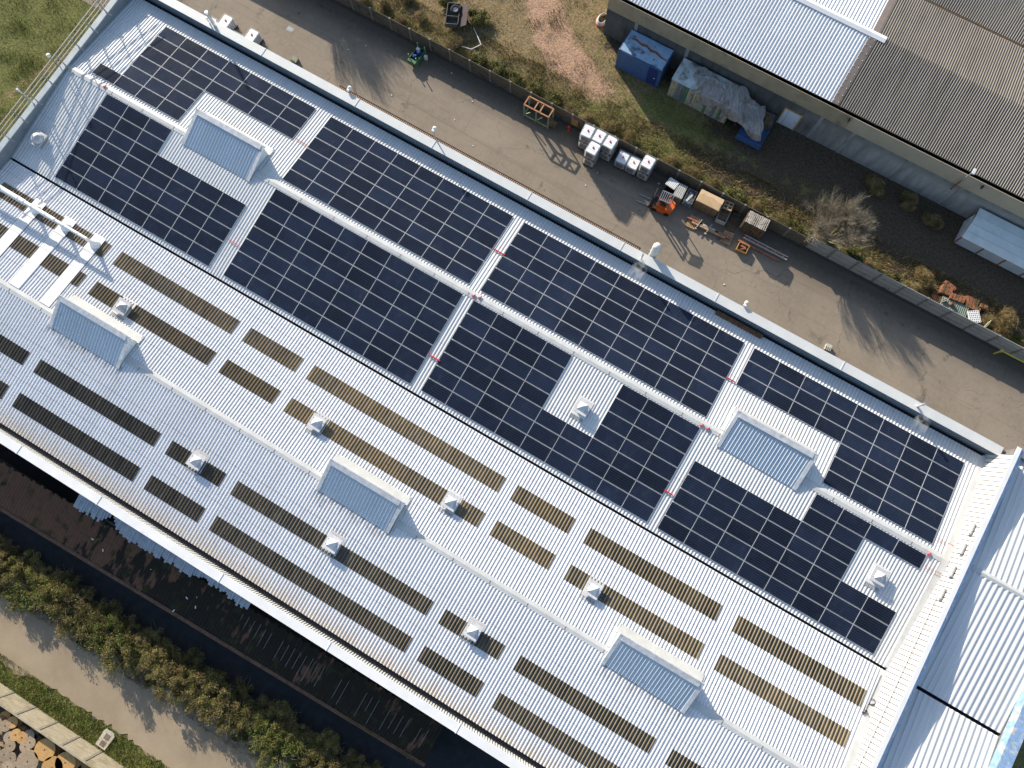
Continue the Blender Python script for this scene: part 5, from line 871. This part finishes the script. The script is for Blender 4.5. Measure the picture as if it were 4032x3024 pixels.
def plant(name, proto, x, y, s, lab, cat, grp, hz=1.0, z=0):
    t = thing(name, lab, cat, (x, y, z), random.uniform(0, 6.3), grp); t.scale = (s, s, s * hz)
    for nm, me in zip(('crown', 'stem'), proto): o = bpy.data.objects.new(nm, me); scene.collection.objects.link(o); o.parent = t
    return t
ORD = ['first', 'second', 'third', 'fourth', 'fifth', 'sixth', 'seventh', 'eighth', 'ninth', 'tenth', 'eleventh', 'twelfth', 'thirteenth', 'fourteenth', 'fifteenth', 'sixteenth', 'seventeenth', 'eighteenth', 'nineteenth', 'twentieth', 'twenty-first', 'twenty-second', 'twenty-third', 'twenty-fourth']
def ordn(j):
    if j < 20: return ORD[j]
    q, r_ = divmod(j + 1, 10); return {2: 'twenty', 3: 'thirty', 4: 'forty'}[q] + '-' + ORD[r_ - 1] if r_ else {3: 'thirtieth', 4: 'fortieth'}[q]
DES = ['olive and green mixed bush', 'fresh green bush', 'brown half bare bush', 'light green leafy bush']
hx = list(np.arange(-38.5, 2.5, 1.55)); kinds = [0, 2, 0, 2, 0, 3, 1, 0, 2, 0, 3, 0, 2, 2, 2, 0, 2, 2, 0, 3, 1, 3, 0, 2, 0, 1, 2]
for i, (x, k) in enumerate(zip(hx, kinds)): plant('hedge_bush', BUSH[k], x + .4 * math.sin(i * 4.1), -36.15 + .35 * math.sin(i * 2.1) + .02 * (x + 20), .72 + .3 * rng.random(), f'{DES[k]}, {ordn(i)} from the left in the hedge along the gravel road', 'bush', 'bushes in the hedge along the gravel road', .7 + .4 * rng.random())
for i, x in enumerate(np.arange(-38, 2, 2.0)): plant('hedge_bush', BUSH[[2, 0, 2, 0][i % 4]], x + .4 * math.sin(i * 5), -35.0 + .25 * math.sin(i * 3) + .02 * (x + 20), .72, f'low shaded bush, {ordn(i)} from the left along the dark alley side of the hedge', 'bush', 'low bushes on the alley side of the hedge', .75)
for i, x in enumerate(np.arange(-37, 2, 2.4)): plant('hedge_weed', BRAM[[0, 1, 2][i % 3]], x + .5 * math.sin(i * 3), -37.35 + .15 * math.sin(i * 2) + .02 * (x + 20), .6, f'low dry weed clump, {ordn(i)} from the left along the road edge of the hedge', 'shrub', 'weed clumps at the road edge of the hedge', .8)
bx = [(-43.5, 21.2, 1), (-41.5, 22.2, 1), (-39.6, 21.0, 0), (-37.6, 22.8, 1), (-36.1, 20.95, 1), (-34.2, 21.5, 1), (-32.2, 21.0, 0), (-32.8, 23.3, 1), (-30.6, 22.2, 0), (-29.6, 24.9, 2), (-26.6, 21.4, 0), (-26.0, 24.6, 2), (-23.6, 20.9, 2), (-21.8, 21.2, 2), (-20.0, 21.0, 2), (-18.0, 20.9, 2), (-16.0, 20.85, 2), (-14.2, 20.9, 1), (-12.3, 20.95, 1), (-10.3, 21.1, 0), (-8.2, 21.0, 0), (-6.2, 20.8, 2), (-4.2, 20.75, 1), (-2.0, 20.75, 0), (.2, 20.7, 1), (2.4, 20.7, 2), (4.4, 20.8, 1), (6.6, 20.7, 0), (8.2, 20.8, 2), (13.6, 20.9, 2), (15.2, 21.0, 0), (17.2, 20.7, 2), (18.9, 20.9, 1), (20.0, 21.4, 1), (25.6, 21.5, 1), (27.2, 21.3, 1), (28.8, 21.0, 2)]
BD = ['straw coloured grass and bramble clump', 'dull brown bramble clump', 'green leafy weed clump']
for i, (x, y, k) in enumerate(bx):
    nm = ordn(i)
    plant('bramble', BRAM[k], x, y, random.uniform(.62, .95), f'{BD[k]}, {nm} from the left behind the yard fence', 'shrub', 'bramble clumps behind the yard fence', random.uniform(.7, 1.1))
for i, (x, y, s, k, l) in enumerate(((19.6, 22.0, 1.0, 1, 'round brown bramble mound left of the roof tiles'), (27.0, 21.9, 1.15, 1, 'dark round bramble mound right of the roof tiles'), (12.5, 27.6, 1.0, 1, 'dark thorny clump in the shade of the hall'), (15.5, 27.9, .9, 0, 'pale dry twig clump in the shade of the hall'), (18.2, 27.2, .9, 1, 'dark clump beside the low shed'))): plant('bramble', BRAM[k], x, y, s, l, 'shrub', 'bramble mounds on the rough ground', 1.2)
def tree_mesh(seed, mat, H=5.0, N0=11):
    r = random.Random(seed); m = MB()
    def grow(p, d, L_, rad, lev):
        n_ = 3; q = p
        for s_ in range(n_):
            nq = q + d * (L_ / n_); m.tube(q, nq, rad * (1 - .22 * s_), rad * (1 - .22 * (s_ + 1)), 5 if lev < 2 else 3, 0, False); q = nq; d = (d + Vector((r.uniform(-.16, .16), r.uniform(-.16, .16), r.uniform(-.05, .16)))).normalized()
            if lev < 4 and (s_ > 0 or lev > 0):
                for _ in range(2 if lev < 3 else 2):
                    v = Vector((r.uniform(-1, 1), r.uniform(-1, 1), r.uniform(-.2, .7))); grow(q, (d * .9 + v * .62).normalized(), L_ * r.uniform(.5, .72), rad * .5, lev + 1)
        if lev < 4: grow(q, (d + Vector((r.uniform(-.3, .3), r.uniform(-.3, .3), .1))).normalized(), L_ * .62, rad * .4, lev + 1)
    for k in range(N0): a = 2 * PI * k / N0 + r.uniform(-.3, .3); grow(Vector((.12 * math.cos(a), .12 * math.sin(a), 0)), Vector((math.cos(a) * r.uniform(.25, .75), math.sin(a) * r.uniform(.25, .75), 1)).normalized(), H * .38, .07, 0)
    me = bpy.data.meshes.new('crown'); me.from_pydata([tuple(v) for v in m.v], [], m.f); me.materials.append(mat); me.update(); return me
TM = tree_mesh(5, TWIG, 5.6); tk = MB(); [tk.tube((.16 * math.cos(a), .16 * math.sin(a), -.05), (.25 * math.cos(a), .25 * math.sin(a), .5), .09, .07, 7) for a in np.linspace(0, 5.4, 7)]; tko = tk.build('trunk', BARK); TK = tko.data; bpy.data.objects.remove(tko)
for (x, y, s, rz_, l) in ((11.0, 21.45, 1.0, .4, 'bare many stemmed winter shrub leaning over the pale fence'), (-41.3, 21.6, 1.1, 2.0, 'bare winter tree behind the shed at the far left of the yard')):
    t = thing('bare_tree', l, 'tree', (x, y, 0), rz_); t.scale = (s,) * 3; o = bpy.data.objects.new('crown', TM); scene.collection.objects.link(o); o.parent = t; o = bpy.data.objects.new('trunk', TK); scene.collection.objects.link(o); o.parent = t
def tufts(name, mats, region, n, size, lab, seed, wts=None):
    r = np.random.default_rng(seed); (xa, xb, ya, yb) = region; cl = max(8, n // 60); cx = r.uniform(xa, xb, cl); cy = r.uniform(ya, yb, cl); k = r.integers(0, cl, n)
    x = np.clip(cx[k] + r.normal(size=n) * .5, xa, xb); y = np.clip(cy[k] + r.normal(size=n) * .35, ya, yb); a = r.uniform(0, 2 * PI, n); h = size * r.uniform(.5, 1.4, n); wd = .018 * r.uniform(.7, 1.6, n)
    dx, dy = np.cos(a) * wd, np.sin(a) * wd; lx, ly = r.normal(size=n) * h * .6, r.normal(size=n) * h * .6; z = -.02
    V = np.stack([np.stack([x - dx, y - dy, x * 0 + z], 1), np.stack([x + dx, y + dy, x * 0 + z], 1), np.stack([x + lx, y + ly, h], 1)], 1).reshape(-1, 3)
    me = bpy.data.meshes.new(name); me.from_pydata(V.tolist(), [], np.arange(3 * n).reshape(-1, 3).tolist()); [me.materials.append(q) for q in mats]; me.polygons.foreach_set('material_index', r.choice(len(mats), n, p=wts).astype(np.int32)); me.update()
    o = bpy.data.objects.new(name, me); scene.collection.objects.link(o); o['kind'] = 'stuff'; tag(o, lab, 'grass'); return o
tufts('grass', [GRASSG, LEAFL, GRASSD], (-45, 6, -43.45, -41.9), 26000, .16, 'green grass of the verge between gravel road and lichen stained fence', 1, [.6, .25, .15])
tufts('grass', [GRASSG, LEAFL, GRASSD], (-80, -50.2, -12, 16), 50000, .14, 'green grass of the field left of the warehouse', 2, [.62, .18, .2]); tufts('grass', [GRASSD, GRASSG, LEAFB], (-48, 30, 20.2, 23.6), 42000, .22, 'dry grass along the far side of the yard fence', 3, [.55, .3, .15]); tufts('grass', [GRASSD, GRASSG], (-40, 0, 23, 34), 16000, .15, 'thin grass on the rough ground before the hall', 4, [.5, .5])
tufts('grass', [GRASSG, LEAFO, GRASSD], (-45, 6, -38.2, -34.9), 16000, .25, 'weeds growing under the hedge along the gravel road', 5, [.4, .3, .3]); 
r = np.random.default_rng(9); m = MB(); [m.rbox((x, y, z), .12, .12, .01, a) for x, y, z, a in ()]
tw_ = tufts('moss', [GRASSG, LEAFL], (-36, 2.6, -31.2, -30.9), 2600, .12, 'green weeds growing on the eave of the derelict roof', 6, [.7, .3]); tw_.location.z = 2.55

def steam(x, y, z, r, lab):
    bm = bmesh.new(); bmesh.ops.create_icosphere(bm, subdivisions=3, radius=1)
    for v in bm.verts: k = 1 + .25 * math.sin(v.co.x * 5 + 2) * math.sin(v.co.y * 4); v.co = Vector((v.co.x * r * .55 * k, v.co.y * r * k, v.co.z * r * .5 * k))
    me = bpy.data.meshes.new('steam'); bm.to_mesh(me); bm.free(); o = bpy.data.objects.new('steam', me); scene.collection.objects.link(o); o.location = (x, y, z); o['kind'] = 'stuff'; tag(o, lab, 'steam')
    mt = bpy.data.materials.new('steam_volume'); mt.use_nodes = True; t = mt.node_tree; t.nodes.remove(t.nodes['Principled BSDF']); pv = t.nodes.new('ShaderNodeVolumePrincipled'); pv.inputs['Color'].default_value = (.9, .9, .9, 1)
    tc = t.nodes.new('ShaderNodeTexCoord'); ns = t.nodes.new('ShaderNodeTexNoise'); ns.inputs['Scale'].default_value = 2.2; ns.inputs['Detail'].default_value = 4; t.links.new(tc.outputs['Object'], ns.inputs['Vector']); rp = t.nodes.new('ShaderNodeMapRange'); rp.inputs[1].default_value = .48; rp.inputs[2].default_value = .8; rp.inputs[4].default_value = 1.6; t.links.new(ns.outputs['Fac'], rp.inputs[0]); t.links.new(rp.outputs[0], pv.inputs['Density']); t.links.new(pv.outputs[0], t.nodes['Material Output'].inputs['Volume']); me.materials.append(mt)
steam(-1.5, 7.6, 8.1, 1.1, 'faint steam drifting from the thin flue beside the insulated flue'); steam(21.2, 7.7, 8.1, 1.0, 'faint steam drifting from the thin flue near the right end of the parapet')
lit2 = [A(2, 0, *q, 3.0) for q in ((800, 1340), (893, 1290), (890, 1437), (1305, 1600), (925, 1352))] + [A(3, 0, *q, 3.0) for q in ((1615, 190), (1710, 180), (1690, 270), (1765, 88), (1500, 300))]
m = MB(); [m.rbox(p + np.array([0, 0, .02]), .2, .07, .03, 1.2 * i) for i, p in enumerate(lit2)]; o = m.build('litter', WPLAST, kind='stuff'); tag(o, 'white litter scraps on the dark derelict roof', 'litter')
